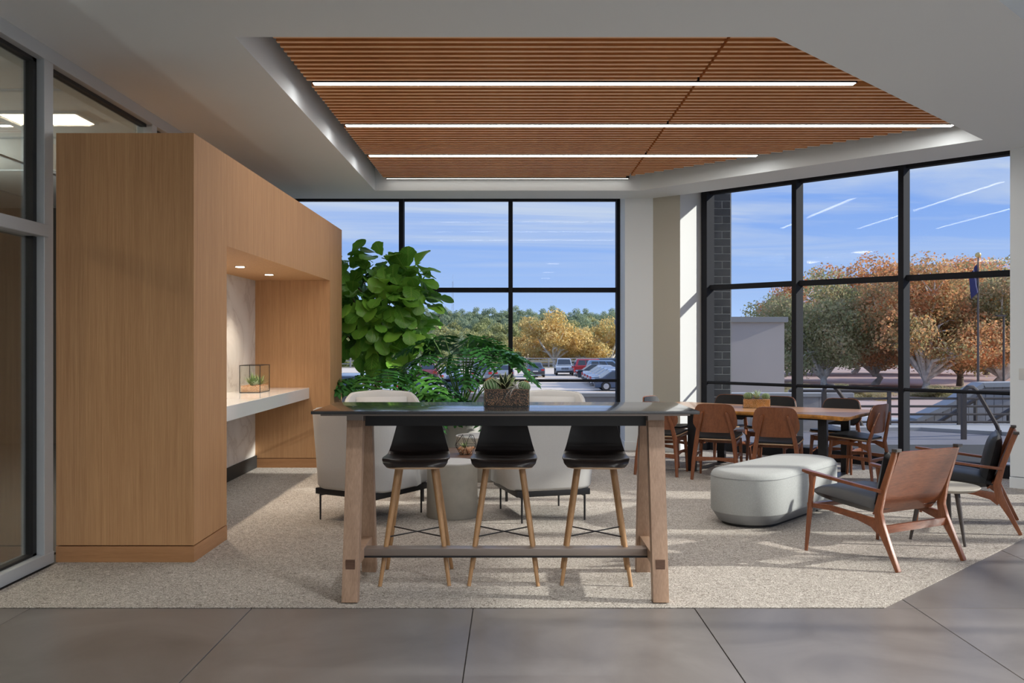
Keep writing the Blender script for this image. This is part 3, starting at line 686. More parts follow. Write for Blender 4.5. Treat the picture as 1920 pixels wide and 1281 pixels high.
# ---------------- dining chairs ----------------
def make_dchair(loc, rz, label):
    r = thing('dining_chair', label, 'chair', loc, rz, 'walnut dining chairs round the live edge table')
    w = M['walnutv']
    # ply backrest, curved shell (outer face wood, front leather)
    out_ = [(-.140, .50), (-.195, .535), (-.228, .59), (-.226, .64), (-.212, .71), (-.196, .762), (-.165, .795), (-.10, .803), (0, .805)]
    def half(z):
        for (a, za), (b_, zb) in zip(out_[:-1], out_[1:]):
            if za <= z <= zb: return -(a+(b_-a)*(z-za)/(zb-za+1e-9))
        return .02
    zs = [.50, .508, .52, .54, .585, .63, .68, .72, .745, .765, .78, .790, .797, .802]
    def bk(off, m_, nm, sc_=1, mz=0):
        mb = MB(); nu = 10
        def fn(a, b_):
            k = b_*(len(zs)-1); i = min(int(round(k)), len(zs)-1); z = zs[i]
            x = (a*2-1)*half(z)*sc_; zz = .65+(z-.65)*(1-(1-sc_)*1.2)
            return (x, -.225-.16*(zz-.5)+.75*x*x+off, zz)
        mb.grid(fn, nu, len(zs)-1); return mb.build(nm, m_, r, solid=.009, weld=True, ang=50)
    bk(0, w, 'backrest'); q = bk(.014, M['leather'], 'back_pad', .965); q['label'] = 'black leather pad on the inner face'
    # seat
    sp = [(-.175, -.19), (.175, -.19), (.215, -.10), (.235, .10), (.235, .20), (.20, .235), (-.20, .235), (-.235, .20), (-.235, .10), (-.215, -.10)]
    def seat(z0, z1, m_, nm, k):
        mb = MB(); n = len(sp)
        f = lambda x, y: .018*(x/.235)**2+.012*(y/.235)
        c = MB()
        vs = [(x*k, y*k, z0+f(x, y)) for x, y in sp]+[(x*k*.5, y*k*.5, z0+f(x*.5, y*.5)) for x, y in sp]+[(0, 0, z0)]
        vs += [(x, y, z+z1-z0) for x, y, z in vs]; K = 2*n+1
        fs = []
        for b_, fl_ in ((0, 1), (K, 0)):
            for i in range(n):
                j = (i+1) % n; a = [(b_+i, b_+j, b_+n+j, b_+n+i), (b_+n+i, b_+n+j, b_+2*n)]; fs += [x[::-1] for x in a] if fl_ else a
        fs += [(i, (i+1) % n, K+(i+1) % n, K+i) for i in range(n)]
        mb.add(vs, fs); return mb.build(nm, m_, r, ang=50, bevel=.004)
    seat(.417, .429, M['plyedge'], 'seat_ply', 1.0); q = seat(.429, .449, M['leather'], 'seat_pad', .975); q['label'] = 'black leather seat pad'
    for s in (-1, 1):
        MB().tube([(s*.232, -.262, 0), (s*.218, -.235, .2), (s*.195, -.205, .40), (s*.168, -.243, .55), (s*.128, -.286, .70), (s*.120, -.292, .715)], [.013, .018, .020, .017, .013, .008], 8, flat=1.25).build('leg', w, r)
        MB().tube([(s*.222, .222, 0), (s*.215, .205, .22), (s*.205, .19, .41)], [.012, .017, .021], 8).build('leg', w, r)
        MB().bar([(s*.205, .195, .372), (s*.20, .10, .392), (s*.198, -.10, .382), (s*.198, -.205, .352)], .022, [.075, .038, .036, .07]).build('side_rail', w, r, bevel=.003)
        MB().bar([(s*.217, .205, .235), (s*.215, 0, .25), (s*.215, -.225, .235)], .016, [.045, .028, .045]).build('stretcher', w, r, bevel=.003)
    MB().bar([(-.215, -.228, .215), (0, -.228, .225), (.215, -.228, .215)], .016, [.050, .030, .050]).build('stretcher', w, r, bevel=.003)
    MB().bar([(-.205, .18, .375), (.205, .18, .375)], .018, .05).build('front_rail', w, r, bevel=.003)
    return r
dc = make_dchair((2.20, 9.72, 0), face((.36, .93)), 'walnut dining chair, back to the camera, just right of the bar table end')
G = None
dup(dc, (2.70, 9.24, 0), face((.38, .925)), 'walnut dining chair, back to the camera, directly behind the ottoman bench')
dup(dc, (1.66, 10.05, 0), face((.42, .907)), 'walnut dining chair seen half hidden behind the right bar table leg')
dup(dc, (3.655, 9.63, 0), face((-.70, .71)), 'walnut dining chair at the right end of the live edge table')
for i, (u, lab) in enumerate(((-4.15, 'dining chair facing the camera, on the far side left of the small planter'), (-3.57, 'dining chair facing the camera, far side, just right of the small planter'), (-2.84, 'dining chair facing the camera, far side, nearest the right end'))):
    dup(dc, uv(u, 10.44), face(-V), lab)
dup(dc, uv(-4.60, 9.86), face(U), 'dining chair at the left end, its black back seen above the bar table')

# ---------------- walnut easy chairs ----------------
def make_easy(loc, rz, label):
    r = thing('easy_chair', label, 'armchair', loc, rz, 'walnut easy chairs with black leather cushions')
    w = M['walnut']; wv = M['walnutv']
    for s in (-1, 1):
        # rear leg and back post, one sweep
        MB().bar([(s*.320, -.385, 0), (s*.318, -.32, .13), (s*.313, -.245, .27), (s*.31, -.225, .36), (s*.305, -.26, .50), (s*.30, -.335, .72), (s*.30, -.345, .755)], [.030, .030, .030, .028, .028, .028, .03], [.026, .036, .062, .052, .040, .034, .03], up=(0, 1, 0)).build('leg', wv, r, bevel=.006)
        MB().box((s*.30-.024, -.375, .752), (s*.30+.024, -.335, .772)).build('post_cap', M['darkwood'], r, bevel=.004)
        MB().tube([(s*.362, .335, 0), (s*.352, .315, .25), (s*.342, .30, .46), (s*.338, .30, .53)], [.012, .019, .020, .028], 8).build('leg', wv, r)
        MB().bar([(s*.340, .375, .552), (s*.340, .33, .545), (s*.338, .15, .528), (s*.325, -.10, .503), (s*.315, -.262, .488)], [.045, .05, .038, .030, .030], [.018, .022, .022, .020, .022]).build('armrest', w, r, bevel=.005)
        MB().bar([(s*.342, .335, .318), (s*.335, .15, .325), (s*.322, -.08, .300), (s*.315, -.19, .28), (s*.314, -.245, .23)], .024, [.03, .036, .042, .062, .05]).build('side_rail', w, r, bevel=.005)
    MB().bar([(-.33, .30, .318), (.33, .30, .318)], .04, .030).build('front_rail', w, r, bevel=.004)
    MB().bar([(-.312, -.262, .245), (.312, -.262, .245)], .022, .050).build('rear_stretcher', w, r, bevel=.003)
    # bent ply back panel
    MB().grid(lambda a, b_: ((a*2-1)*.288, -.215-.045*max(0, (b_-.15))*1.0-.115*b_+.10*max(0, .22-b_)**1.2*3+.0*a, .325+.425*b_), 6, 14).build('back_panel', w, r, solid=.010, weld=True, ang=50)
    def pad(fn, nm, lab):
        q = MB(); q.grid(fn, 14, 14); q2 = q.build(nm, M['leather'], r, weld=True, ang=80); q2['label'] = lab
    def pillow(c, hw, hl_, th, rx, nm, lab):
        mb = MB(); T_ = Matrix.Translation(c) @ Matrix.Rotation(rx, 4, 'X'); nu = 14
        rr = random.Random(5)
        for sgn in (1, -1):
            def fn(a, b_, sgn=sgn):
                x = a*2-1; y_ = b_*2-1
                h_ = th*(max(0, 1-abs(x)**3.2))**.45*(max(0, 1-abs(y_)**3.2))**.45
                h_ += sgn*0.003*math.sin(9*x+3*y_)*(1-x*x)*(1-y_*y_)
                k = 1-.03*(1-abs(y_)**2) ; k2 = 1-.03*(1-abs(x)**2)
                return T_ @ Vector((x*hw*k, y_*hl_*k2, sgn*h_*.5))
            mb.grid(fn, nu, nu)
        q = mb.build(nm, M['leather'], r, weld=True, ang=80); q['label'] = lab
    pillow(Vector((0, .085, .385)), .298, .290, .125, math.radians(5), 'seat_cushion', 'black leather seat cushion')
    pillow(Vector((0, -.190, .545)), .265, .195, .12, math.radians(103), 'back_cushion', 'black leather back cushion')
    return r
ec = make_easy((2.52, 6.20, 0), face((-.48, .877)), 'walnut easy chair nearest the camera, showing its wooden back panel')
dup(ec, (3.61, 7.27, 0), face((-.89, .455)), 'walnut easy chair at the right edge, turned left beside the pier')
sdt = thing('side_table', 'small round grey side table on dark tapered legs between the easy chairs', 'table', (3.13, 6.63, 0))
MB().lathe([(.225, .378), (.250, .392), (.255, .400), (.252, .404)], 48).build('tabletop', M['stone'], sdt)
for k in range(3):
    a = k*2*PI/3+1.35-2.6
    MB().tube([(.215*math.cos(a), .215*math.sin(a), 0), (.14*math.cos(a), .14*math.sin(a), .382)], [.010, .020], 10).build('leg', M['darkwood'], sdt)
# ---------------- small planters, cacti, terrariums ----------------
rnd = random.Random(11)
def pebbles(par, a, b_, n, size, m_, name='gravel', shell=True, r=None):
    """crushed gravel crammed against the glass; nobody could count it"""
    r = r or random.Random(3); mb = MB()
    for i in range(n):
        s = size*r.uniform(.6, 1.25)
        p = [r.uniform(a[k]+s*.5, b_[k]-s*.5) for k in range(3)]
        if shell:
            q = r.choice((0, 0, 1, 2, 2)); p[{0: 1, 1: 0, 2: 2}[q]] = (b_ if (q == 2 or r.random() < .5) else a)[{0: 1, 1: 0, 2: 2}[q]]-(s*.5 if True else 0)*(1 if True else 0)
            k = {0: 1, 1: 0, 2: 2}[q]; p[k] = min(max(p[k], a[k]+s*.5), b_[k]-s*.3)
        R_ = Euler((r.uniform(0, 6), r.uniform(0, 6), r.uniform(0, 6))).to_matrix()
        vs = [Vector(p)+R_ @ Vector(v)*s*.5 for v in ((1, 0, 0), (-1, 0, 0), (0, .8, 0), (0, -.8, 0), (0, 0, .6), (0, 0, -.6))]
        mb.add(vs, [(0, 2, 4), (2, 1, 4), (1, 3, 4), (3, 0, 4), (2, 0, 5), (1, 2, 5), (3, 1, 5), (0, 3, 5)])
    o = mb.build(name, m_, par, smooth=False); o['kind'] = 'stuff'; return o
def glassbox(par, w, d, h, bar=.003, m_=None):
    fr = MB()
    for sx in (-1, 1):
        for sy in (-1, 1): fr.box((sx*w/2-bar/2, sy*d/2-bar/2, 0), (sx*w/2+bar/2, sy*d/2+bar/2, h))
    for z in (0, h-bar):
        for s in (-1, 1):
            fr.box((-w/2, s*d/2-bar/2, z), (w/2, s*d/2+bar/2, z+bar)); fr.box((s*w/2-bar/2, -d/2, z), (s*w/2+bar/2, d/2, z+bar))
    fr.build('metal_frame', M['black'], par, smooth=False)
    for s in (-1, 1):
        MB().box((-w/2, s*d/2-.0005, .002), (w/2, s*d/2+.0005, h-.002)).build('glass_side', M['glass3'], par, smooth=False)
        MB().box((s*w/2-.0005, -d/2, .002), (s*w/2+.0005, d/2, h-.002)).build('glass_side', M['glass3'], par, smooth=False)
def cactus(loc, R_, h, label, tilt=(0, 0), red=True, nm='barrel_cactus'):
    r = thing(nm, label, 'cactus', loc); r.rotation_euler = (tilt[0], tilt[1], 0)
    nr = 15; mb = MB(); nu, nv = nr*4, 12
    def fn(a, b_, off=0):
        th = 2*PI*a; ph = PI*(.06+.94*b_)-PI/2; k = 1-.13*abs(math.sin(nr*th/2))**.7
        rr = R_*math.cos(ph)*(.86+.14*k/1)*(k if True else 1)+1e-4+off
        return (rr*math.cos(th), rr*math.sin(th), h/2+h/2*math.sin(ph))
    mb.grid(lambda a, b_: fn(a, b_), nu, nv); mb.build('body', M['cactus'], r, weld=True, ang=60)
    rb = MB()
    for k in range(nr):
        th = k/nr+0.0
        # ridge is where sin is 0
        rb.tube([fn(th, v/8, .0006) for v in range(1, 8)], R_*.035, 4)
    q = rb.build('spine_rows', M['cactusrib'], r)
    if red:
        c = MB()
        for k in range(26):
            th = rnd.uniform(0, 6.28); f = rnd.uniform(.0, .55); p = Vector((R_*f*math.cos(th), R_*f*math.sin(th), h*(1-.28*f*f)))
            c.tube([p, p+Vector((.3*math.cos(th), .3*math.sin(th), 1)).normalized()*h*.12], [R_*.07, .0004], 4)
        c.build('crown', M['cactusred'], r)
    return r
def rosette(loc, n, L_, w, label, m_, cat='succulent', up=.9, curl=.2, nm='succulent', edge=None, thick=.25, seed=1, par=None):
    r = thing(nm, label, cat, loc); rr = random.Random(seed)
    for i in range(n):
        a = i*2.399+rr.uniform(-.2, .2); e = up*(1-.75*i/n)+.25*rr.random(); e = max(.12, e)
        l = L_*rr.uniform(.75, 1.1); d = Vector((math.cos(a)*math.cos(e), math.sin(a)*math.cos(e), math.sin(e)))
        side = Vector((-math.sin(a), math.cos(a), 0)); nn_ = d.cross(side); mb = MB(); vs = []; K = 6
        for k in range(K+1):
            t_ = k/K; c = d*l*t_+Vector((0, 0, -curl*l*t_*t_)); ww = w*.5*(math.sin(PI*min(1, t_*.9+.12)))**.6*(1-t_**3)+.0004
            vs += [c-side*ww, c-nn_*ww*thick*1.0, c+side*ww, c+nn_*ww*thick*.2]
        fs = [(k*4+j, k*4+(j+1) % 4, k*4+4+(j+1) % 4, k*4+4+j) for k in range(K) for j in range(4)]
        mb.add(vs, fs); mb.build('leaf', m_, r, ang=80)
        if edge:
            e2 = MB()
            for s in (0, 2): e2.tube([vs[k*4+s] for k in range(K+1)], w*.05, 4)
            e2.build('leaf_edge', edge, r)
    return r
def airplant(loc, n, L_, label, seed=2):
    r = thing('air_plant', label, 'plant', loc); rr = random.Random(seed)
    for i in range(n):
        a = rr.uniform(0, 6.28); e = rr.uniform(-.1, 1.3); mb = MB(); p = []
        for k in range(6):
            t_ = k/5; p.append(Vector((math.cos(a)*math.cos(e)*L_*t_, math.sin(a)*math.cos(e)*L_*t_, math.sin(e)*L_*t_-L_*.7*t_*t_*(.3+math.cos(e)))))
        mb.tube(p, [.0017, .0016, .0014, .0011, .0008, .0003], 5).build('leaf', M['air'], r)
    return r
# planter on the bar table
p1 = thing('gravel_planter', 'clear rectangular planter packed with dark brown gravel on the bar table', 'planter', (-.032, 5.435, BT))
glassbox(p1, .268, .13, .105, .002); MB().box((-.128, -.059, .003), (.128, .059, .098)).build('fill', M['soil'], p1, smooth=False)
pebbles(p1, (-.1325, -.0635, .003), (.1325, .0635, .104), 2600, .0085, M['gravel'])
cactus((-.110, 5.42, BT+.088), .050, .078, 'round cactus with orange crown at the left of the bar table planter', (-.1, -.35))
cactus((.062, 5.43, BT+.088), .038, .062, 'small round cactus at the right end of the bar table planter', (0, .35), red=True)
rosette((-.045, 5.43, BT+.095), 17, .125, .030, 'cream edged agave rising from the middle of the bar table planter', M['aloe'], 'succulent', 1.25, .10, 'agave', M['aloeedge'], seed=4)
rosette((-.005, 5.46, BT+.095), 14, .115, .018, 'thin leaved green succulent behind the agave', M['succ'], 'succulent', 1.3, .15, 'succulent', seed=8)
airplant((.020, 5.39, BT+.108), 26, .075, 'silvery curling air plant spilling over the bar table planter')
# planter on the dining table
pc = uv(-3.60, 10.02)
p2 = thing('gravel_planter', 'small clear planter packed with orange brown gravel on the dining table', 'planter', (pc[0], pc[1], TZ), rzT+.35)
glassbox(p2, .30, .12, .105, .003); MB().box((-.143, -.054, .003), (.143, .054, .096)).build('fill', M['slabedge'], p2, smooth=False)
pebbles(p2, (-.148, -.058, .003), (.148, .058, .102), 1800, .011, M['gravel2'])
cactus((pc[0]-.09, pc[1]+.02, TZ+.09), .052, .085, 'pale round cactus at the left end of the dining table planter', red=False)
cactus((pc[0]+.10, pc[1]-.01, TZ+.09), .045, .078, 'yellow green cactus at the right end of the dining table planter', red=False)
rosette((pc[0], pc[1], TZ+.095), 26, .125, .028, 'spiky grey green succulent in the middle of the dining table planter', M['succ2'], 'succulent', 1.35, .06, 'succulent', seed=3)
# cubic terrarium on the niche counter
tr = thing('glass_terrarium', 'black edged rectangular glass terrarium on the white niche counter', 'terrarium', (-2.705, 9.575, .92))
glassbox(tr, .21, .36, .285, .006)
pebbles(tr, (-.10, -.175, .004), (.10, .175, .075), 1500, .014, M['gravel2'], shell=True)
MB().box((-.095, -.17, .004), (.095, .17, .066)).build('fill', M['gravel2'], tr, smooth=False)
rosette((-2.71, 9.50, .985), 24, .165, .024, 'spiky green plant inside the niche terrarium', M['succ'], 'succulent', 1.3, .08, 'aloe', seed=5)
rosette((-2.67, 9.64, .985), 20, .155, .022, 'second green plant at the right of the niche terrarium', M['succ'], 'succulent', 1.3, .08, 'aloe', seed=9)
rosette((-2.67, 9.455, .998), 18, .062, .030, 'small pale rosette at the front of the niche terrarium', M['succ2'], 'succulent', .9, .0, 'rosette_succulent', seed=6)
# faceted terrarium on the walnut coffee table
ft = thing('faceted_terrarium', 'faceted glass bowl terrarium with thin dark edges on the walnut table', 'terrarium', (-.43, 8.50, .40))
rings_ = [(.055, 0, 0), (.112, .085, .5), (.070, .175, 0)]
pt = [[(r_*math.cos(2*PI*(k+o)/6), r_*math.sin(2*PI*(k+o)/6), z) for k in range(6)] for r_, z, o in rings_]
fm = MB(); gl_ = MB()
for i in range(3):
    for k in range(6): fm.tube([pt[i][k], pt[i][(k+1) % 6]], .0022, 5)
for i in range(2):
    for k in range(6):
        if i == 0: a = [(pt[0][k], pt[1][k]), (pt[0][k], pt[1][k-1])]; tri = [(pt[0][k], pt[1][k-1], pt[1][k]), (pt[0][k], pt[1][k], pt[0][(k+1) % 6])]
        else: a = [(pt[1][k], pt[2][k]), (pt[1][k], pt[2][(k+1) % 6])]; tri = [(pt[1][k], pt[2][k], pt[2][(k+1) % 6]), (pt[1][k-1], pt[1][k], pt[2][k])]
        for p, q in a: fm.tube([p, q], .0022, 5)
        for q in tri: gl_.add(q, [(0, 1, 2)])
fm.build('metal_frame', M['black'], ft); gl_.build('glass', M['glass3'], ft, smooth=False)
pb = MB(); rr = random.Random(8)
for i in range(220):
    th = rr.uniform(0, 6.28); z = rr.uniform(.005, .06); r_ = math.sqrt(rr.random())*(.05+.05*z/.085); s = .012
    pb.box((r_*math.cos(th)-s/2, r_*math.sin(th)-s/2, z-s/2), (r_*math.cos(th)+s/2, r_*math.sin(th)+s/2, z+s/2))
o = pb.build('gravel', M['gravel2'], ft, smooth=False); o['kind'] = 'stuff'
rosette((-.445, 8.48, .455), 14, .085, .016, 'yellow green succulent inside the faceted bowl', M['succ'], 'succulent', 1.1, .1, 'succulent', seed=12)

# ---------------- fiddle leaf fig ----------------
def fig_leaf(seed):
    rr = random.Random(seed); nu, nv = 8, 16; cup = rr.uniform(.2, .5); curl = rr.uniform(.25, .8); wav = rr.uniform(.02, .04)
    def w(v): return .05+.68*(math.sin(PI*min(1, v**1.25))**.62)*(.62+.48*v)*(1-.30*max(0, .32-abs(v-.30)))
    def fn(a, b_):
        x = (a*2-1); ww = w(b_)*.5*(1+(.07*math.sin(17*b_+seed)+.05*math.sin(29*b_))*(abs(x) > .8)*min(1, 4*b_*(1-b_)+.2))
        if b_ > .985: ww = .06
        z = cup*.35*abs(x)**1.4*ww-curl*.55*b_*b_*.6+wav*math.sin(9*b_+3*x)*abs(x)
        return (x*ww, b_*(1-.12*curl*b_), z)
    mb = MB().grid(fn, nu, nv); me = mb.mesh('leaf', M['fig'], ang=80)
    uvl = me.uv_layers.new(name='UVMap')
    for p in me.polygons:
        for li in p.loop_indices:
            vi = me.loops[li].vertex_index; i, j = divmod(vi, nv+1); uvl.data[li].uv = (i/nu, j/nv)
    return me
figs = [fig_leaf(s) for s in range(5)]
fx, fy = -1.80, 11.85
ff = thing('fiddle_leaf_fig', 'tall fiddle leaf fig tree with broad green leaves beside the oak block', 'tree', (fx, fy, 0))
MB().lathe([(.19, 0), (.22, .02), (.25, .38), (.235, .40), (.22, .36)], 32, cap=False).build('pot', M['pot'], ff)
MB().lathe([(.01, .35), (.222, .352)], 32).build('soil', M['soil'], ff)
trp = [(0, 0, .33), (.02, 0, .7), (.07, -.02, 1.0), (.09, 0, 1.25), (.05, 0, 1.6), (.0, .02, 1.95), (-.06, 0, 2.3)]
MB().tube(trp, [.045, .042, .04, .036, .03, .022, .012], 9).build('trunk', M['bark'], ff)
rr = random.Random(21); heads = []
blobs = [((-.35, 0, 2.35), .33), ((.12, -.05, 2.42), .30), ((.45, 0, 2.30), .30), ((-.25, -.15, 2.0), .36), ((.25, -.15, 1.98), .38), ((.58, -.05, 1.95), .28), ((-.42, 0, 1.62), .32), ((.0, -.18, 1.66), .36), ((.45, -.1, 1.60), .32), ((.12, -.1, 1.30), .22), ((-.6, 0, 2.05), .3)]
for c, R_ in blobs:
    MB().tube([(0.03, 0, max(1.15, c[2]-.45)), ((c[0])*.6, c[1]*.5, c[2]-.2), c], [.016, .012, .006], 6).build('branch', M['bark'], ff)
nl = 0
for c, R_ in blobs:
    n = int(300*R_*R_)+4
    for i in range(n):
        z = 1-2*(i+.5)/n; th = i*2.4+rr.uniform(-.3, .3); rad = math.sqrt(max(0, 1-z*z))
        d = Vector((rad*math.cos(th), rad*math.sin(th), z)); k = rr.uniform(.35, .95)
        p = Vector(c)+d*R_*k*.8
        L_ = rr.uniform(.24, .37)
        dirv = (d+Vector((0, 0, rr.uniform(-1.2, .35)))).normalized()
        q = dirv.to_track_quat('Y', 'Z').to_euler(); o = put('leaf', figs[nl % 5], ff, p, (q.x, q.y+rr.uniform(-.5, .5), q.z), L_); nl += 1
# hanging leaves at the crown's foot
for (x, z, a) in ((-.02, 1.32, -.4), (.08, 1.30, .2), (.20, 1.36, .5), (.02, 1.34, 0), (-.1, 1.36, .9)):
    put('leaf', figs[nl % 5], ff, (x, -.1, z), (-1.25, rr.uniform(-.3, .3), a+PI*0), .34); nl += 1

# ---------------- philodendrons ----------------
def phil_leaf(seed):
    rr = random.Random(seed); mb = MB(); n = 7
    def mid(t_): return Vector((0, t_, -.30*t_*t_))
    def strip(p0, d, L_, w, K=4, droop=.25, sub=True):
        side = Vector((-d.y, d.x, 0)).normalized(); vs = []
        for k in range(K+1):
            t_ = k/K; c = p0+d*L_*t_+Vector((0, 0, -droop*L_*t_*t_+.02*math.sin(5*t_+seed))); ww = w*(.55+.6*math.sin(PI*t_*.85))*(1-t_**4)
            vs += [c-side*ww, c+Vector((0, 0, -.25*ww)), c+side*ww]
        mb.add(vs, [(k*3+j, k*3+j+1, k*3+4+j, k*3+3+j) for k in range(K) for j in range(2)])
        if sub:
            for t_, s in ((.42, 1), (.62, -1)):
                c = p0+d*L_*t_+Vector((0, 0, -droop*L_*t_*t_)); dd = (d+side*s*1.0).normalized(); strip(c, dd, L_*.34, w*.75, 2, droop, False)
    strip(Vector((0, -.02, 0)), Vector((0, 1, -.05)), 1.0, .06, 8, .28, False)
    for i in range(n):
        t_ = .02+.86*i/(n-1); p = mid(t_)
        for s in (-1, 1):
            a = (1.95-1.45*t_)+rr.uniform(-.08, .08); d = Vector((s*math.sin(a), math.cos(a), rr.uniform(-.05, .12)))
            strip(p, d, (.50*math.sin(PI*(.30+.60*t_))+.08)*rr.uniform(.9, 1.08), .070, 4, .3)
    strip(mid(.93), Vector((0, 1, -.4)), .16, .045, 3, .3, False)
    return mb.mesh('leaf', M['phil'], ang=80)
phs = [phil_leaf(s) for s in range(4)]
def philo(loc, label, fronds, seed, pot=True, potm=None):
    r = thing('philodendron', label, 'plant', loc); rr = random.Random(seed)
    MB().lathe([(.20, 0), (.23, .02), (.26, .42), (.245, .44), (.23, .40)], 32, cap=False).build('pot', M['pot'], r)
    MB().lathe([(.01, .385), (.235, .388)], 32).build('soil', M['soil'], r)
    for i, (x, y, z, s, az) in enumerate(fronds):
        z += (.11 if seed == 5 else -.05) if z > .95 else .0; s *= 1.10
        tip = Vector((x, y, z)); b_ = Vector((rr.uniform(-.07, .07), rr.uniform(-.07, .07), .40)); h_ = Vector((x*.45, y*.45, .42+(z-.42)*.72))
        pth = [b_.lerp(h_, t_).lerp(h_.lerp(tip, t_), t_) for t_ in [k/7 for k in range(8)]]
        MB().tube(pth, [.013, .012, .011, .010, .009, .008, .007, .006], 7).build('stem', M['stem'], r)
        d = Vector((x if abs(x) > .02 else .1, y, 0)).normalized(); d = Vector((math.cos(az), math.sin(az), rr.uniform(-.55, .0))).normalized()
        q = d.to_track_quat('Y', 'Z').to_euler(); put('leaf', phs[i % 4], r, tip, (q.x, q.y+rr.uniform(-.35, .35), q.z), s)
    return r
# (x, y, z, leaf size, leaf azimuth)
fr1 = [(-.35, -.10, 1.36, .46, 3.6), (-.22, 0, 1.40, .42, 2.3), (.02, .05, 1.34, .44, 1.2), (.16, -.12, 1.28, .42, 5.3), (.36, 0, 1.30, .48, .1), (.50, -.1, 1.22, .42, 5.9), (.62, .0, 1.12, .42, .0), (.28, -.28, 1.12, .40, 5.0), (-.42, -.25, 1.16, .44, 4.1), (-.10, -.32, 1.18, .42, 4.5), (-.30, .12, 1.28, .42, 2.9),
       (.46, .12, 1.30, .42, .8), (.08, -.34, 1.02, .36, 4.9), (.40, -.3, .95, .38, 5.5), (.1, -.2, 1.38, .4, .6), (.22, .1, 1.40, .4, 1.0),
       (-.2, -.42, .66, .40, 4.2), (.25, -.44, .62, .40, 5.2), (0, -.46, .72, .38, 4.7), (.42, -.36, .70, .4, 5.8), (-.4, -.3, .78, .4, 3.8)]
ph1 = philo((-.64, 11.55, 0), 'split leaf philodendron with arching stems behind the gravel planter', fr1, 5)
fr2 = [(-.75, -.25, .98, .48, 3.4), (-.50, -.30, 1.02, .46, 3.9), (-.25, -.35, 1.05, .44, 4.5), (.05, -.30, 1.14, .44, 4.9), (.25, -.25, 1.08, .46, 5.4), (.45, -.2, 1.0, .46, 5.8), (.1, 0, 1.18, .40, 1.5), (-.1, -.05, 1.14, .44, 2.6), (-.40, .0, 1.08, .42, 3.0), (.38, 0, 1.12, .42, .2),
       (.5, -.35, .82, .46, 5.6), (.25, -.42, .80, .44, 5.1), (0, -.45, .84, .44, 4.7), (-.3, -.42, .84, .46, 4.3), (.55, -.1, .86, .42, .1), (-.62, -.3, .90, .46, 3.7), (.40, -.40, .66, .42, 5.3), (.62, -.3, .62, .42, 5.6)]
philo((-1.45, 11.30, 0), 'dark green split leaf philodendron below the fig tree', fr2, 9)
# ---------------- outside: terrace, walls, railings ----------------
struct('floor_terrace', 'pale lavender grey terrace paving outside the right window', mb=MB().prism([(-9, 13.0), (1.9, 13.0), (9.0, 5.9), (9.0, -6), (24, -6), (24, 16.9), (-9, 16.9)], -.5, -.12), m=M['terrace'], smooth=False)
struct('ground', 'dry ground around the building', mb=MB().prism([(-400, -60), (400, -60), (400, 130), (-400, 130)], -3.0, -2.16), m=M['grass'], smooth=False)
struct('ground_parking', 'sandy coloured parking lot surface', mb=MB().prism([(-60, 17.2), (17, 17.2), (17, 122), (-60, 122)], -2.16, -2.10), m=M['asphalt'], smooth=False)
struct('ground_field', 'reddish open ground beyond the terrace stairs', mb=MB().prism([(17.1, 20), (110, 20), (110, 125), (17.1, 125)], -2.16, -2.08), m=M['redearth'], smooth=False)
ss = MB()
for k in range(-14, 30):
    pass
for yy in [58+2.75*k for k in range(14)]:
    ss.box((5.9, yy, -2.10), (11.2, yy+.12, -2.094))
for xx in [-14+2.75*k for k in range(6)]:
    ss.box((xx, 39.5, -2.10), (xx+.12, 44.5, -2.094)); ss.box((xx, 49.8, -2.10), (xx+.12, 54.6, -2.094))
struct('trim_4', 'painted parking bay lines', mb=ss, m=M['conccap'], smooth=False)
# concrete parapet wall with boards
pw = thing('parapet_wall', 'low grey concrete wall with pale cap outside the windows', 'wall', (0, 16.0, -.12))
x = -9.0; wi = random.Random(2)
cm = {}
while x < 5.5:
    MB().box((x+.003, 0+wi.uniform(0, .006), 0), (min(x+.6, 5.55)-.003, .28, .60)).build('panel', M['concrete'], pw, smooth=False); x += .6
MB().box((-9, -.02, .60), (5.57, .30, .66)).build('coping', M['conccap'], pw, smooth=False)
# grey block with coping
gb = thing('stucco_block', 'plain grey beige stucco block with flat coping seen beyond the brick pier', 'building', (0, 24, -2.1))
MB().box((3.2, 0, 0), (7.18, 3.5, 4.06)).build('wall', M['panel'], gb, smooth=False)
MB().box((3.1, -.08, 4.06), (7.26, 3.58, 4.20)).build('coping', M['panelcap'], gb, smooth=False)
# brick pier just outside
wb = struct('wall_brick', 'charcoal brick pier just outside the right window', mb=MB().box((2.60, 12.93, -.1), (3.115, 13.30, 4.0)), m=M['mortar'], smooth=False)
bm_ = MB().box((0, 0, 0), (.232, .35, .096)).mesh('brick', M['brick'], bevel=.003, seg=1, smooth=False)
bm2 = MB().box((0, 0, 0), (.110, .35, .096)).mesh('brick', M['brick'], bevel=.003, seg=1, smooth=False)
for k in range(38):
    z = -.08+.107*k
    xs_ = [(2.625, bm_), (2.868, bm_)] if k % 2 else [(2.625, bm2), (2.746, bm_), (2.989, bm2)]
    for xx, me in xs_: put('brick', me, wb, (xx, 12.918+wi.uniform(0, .004), z))
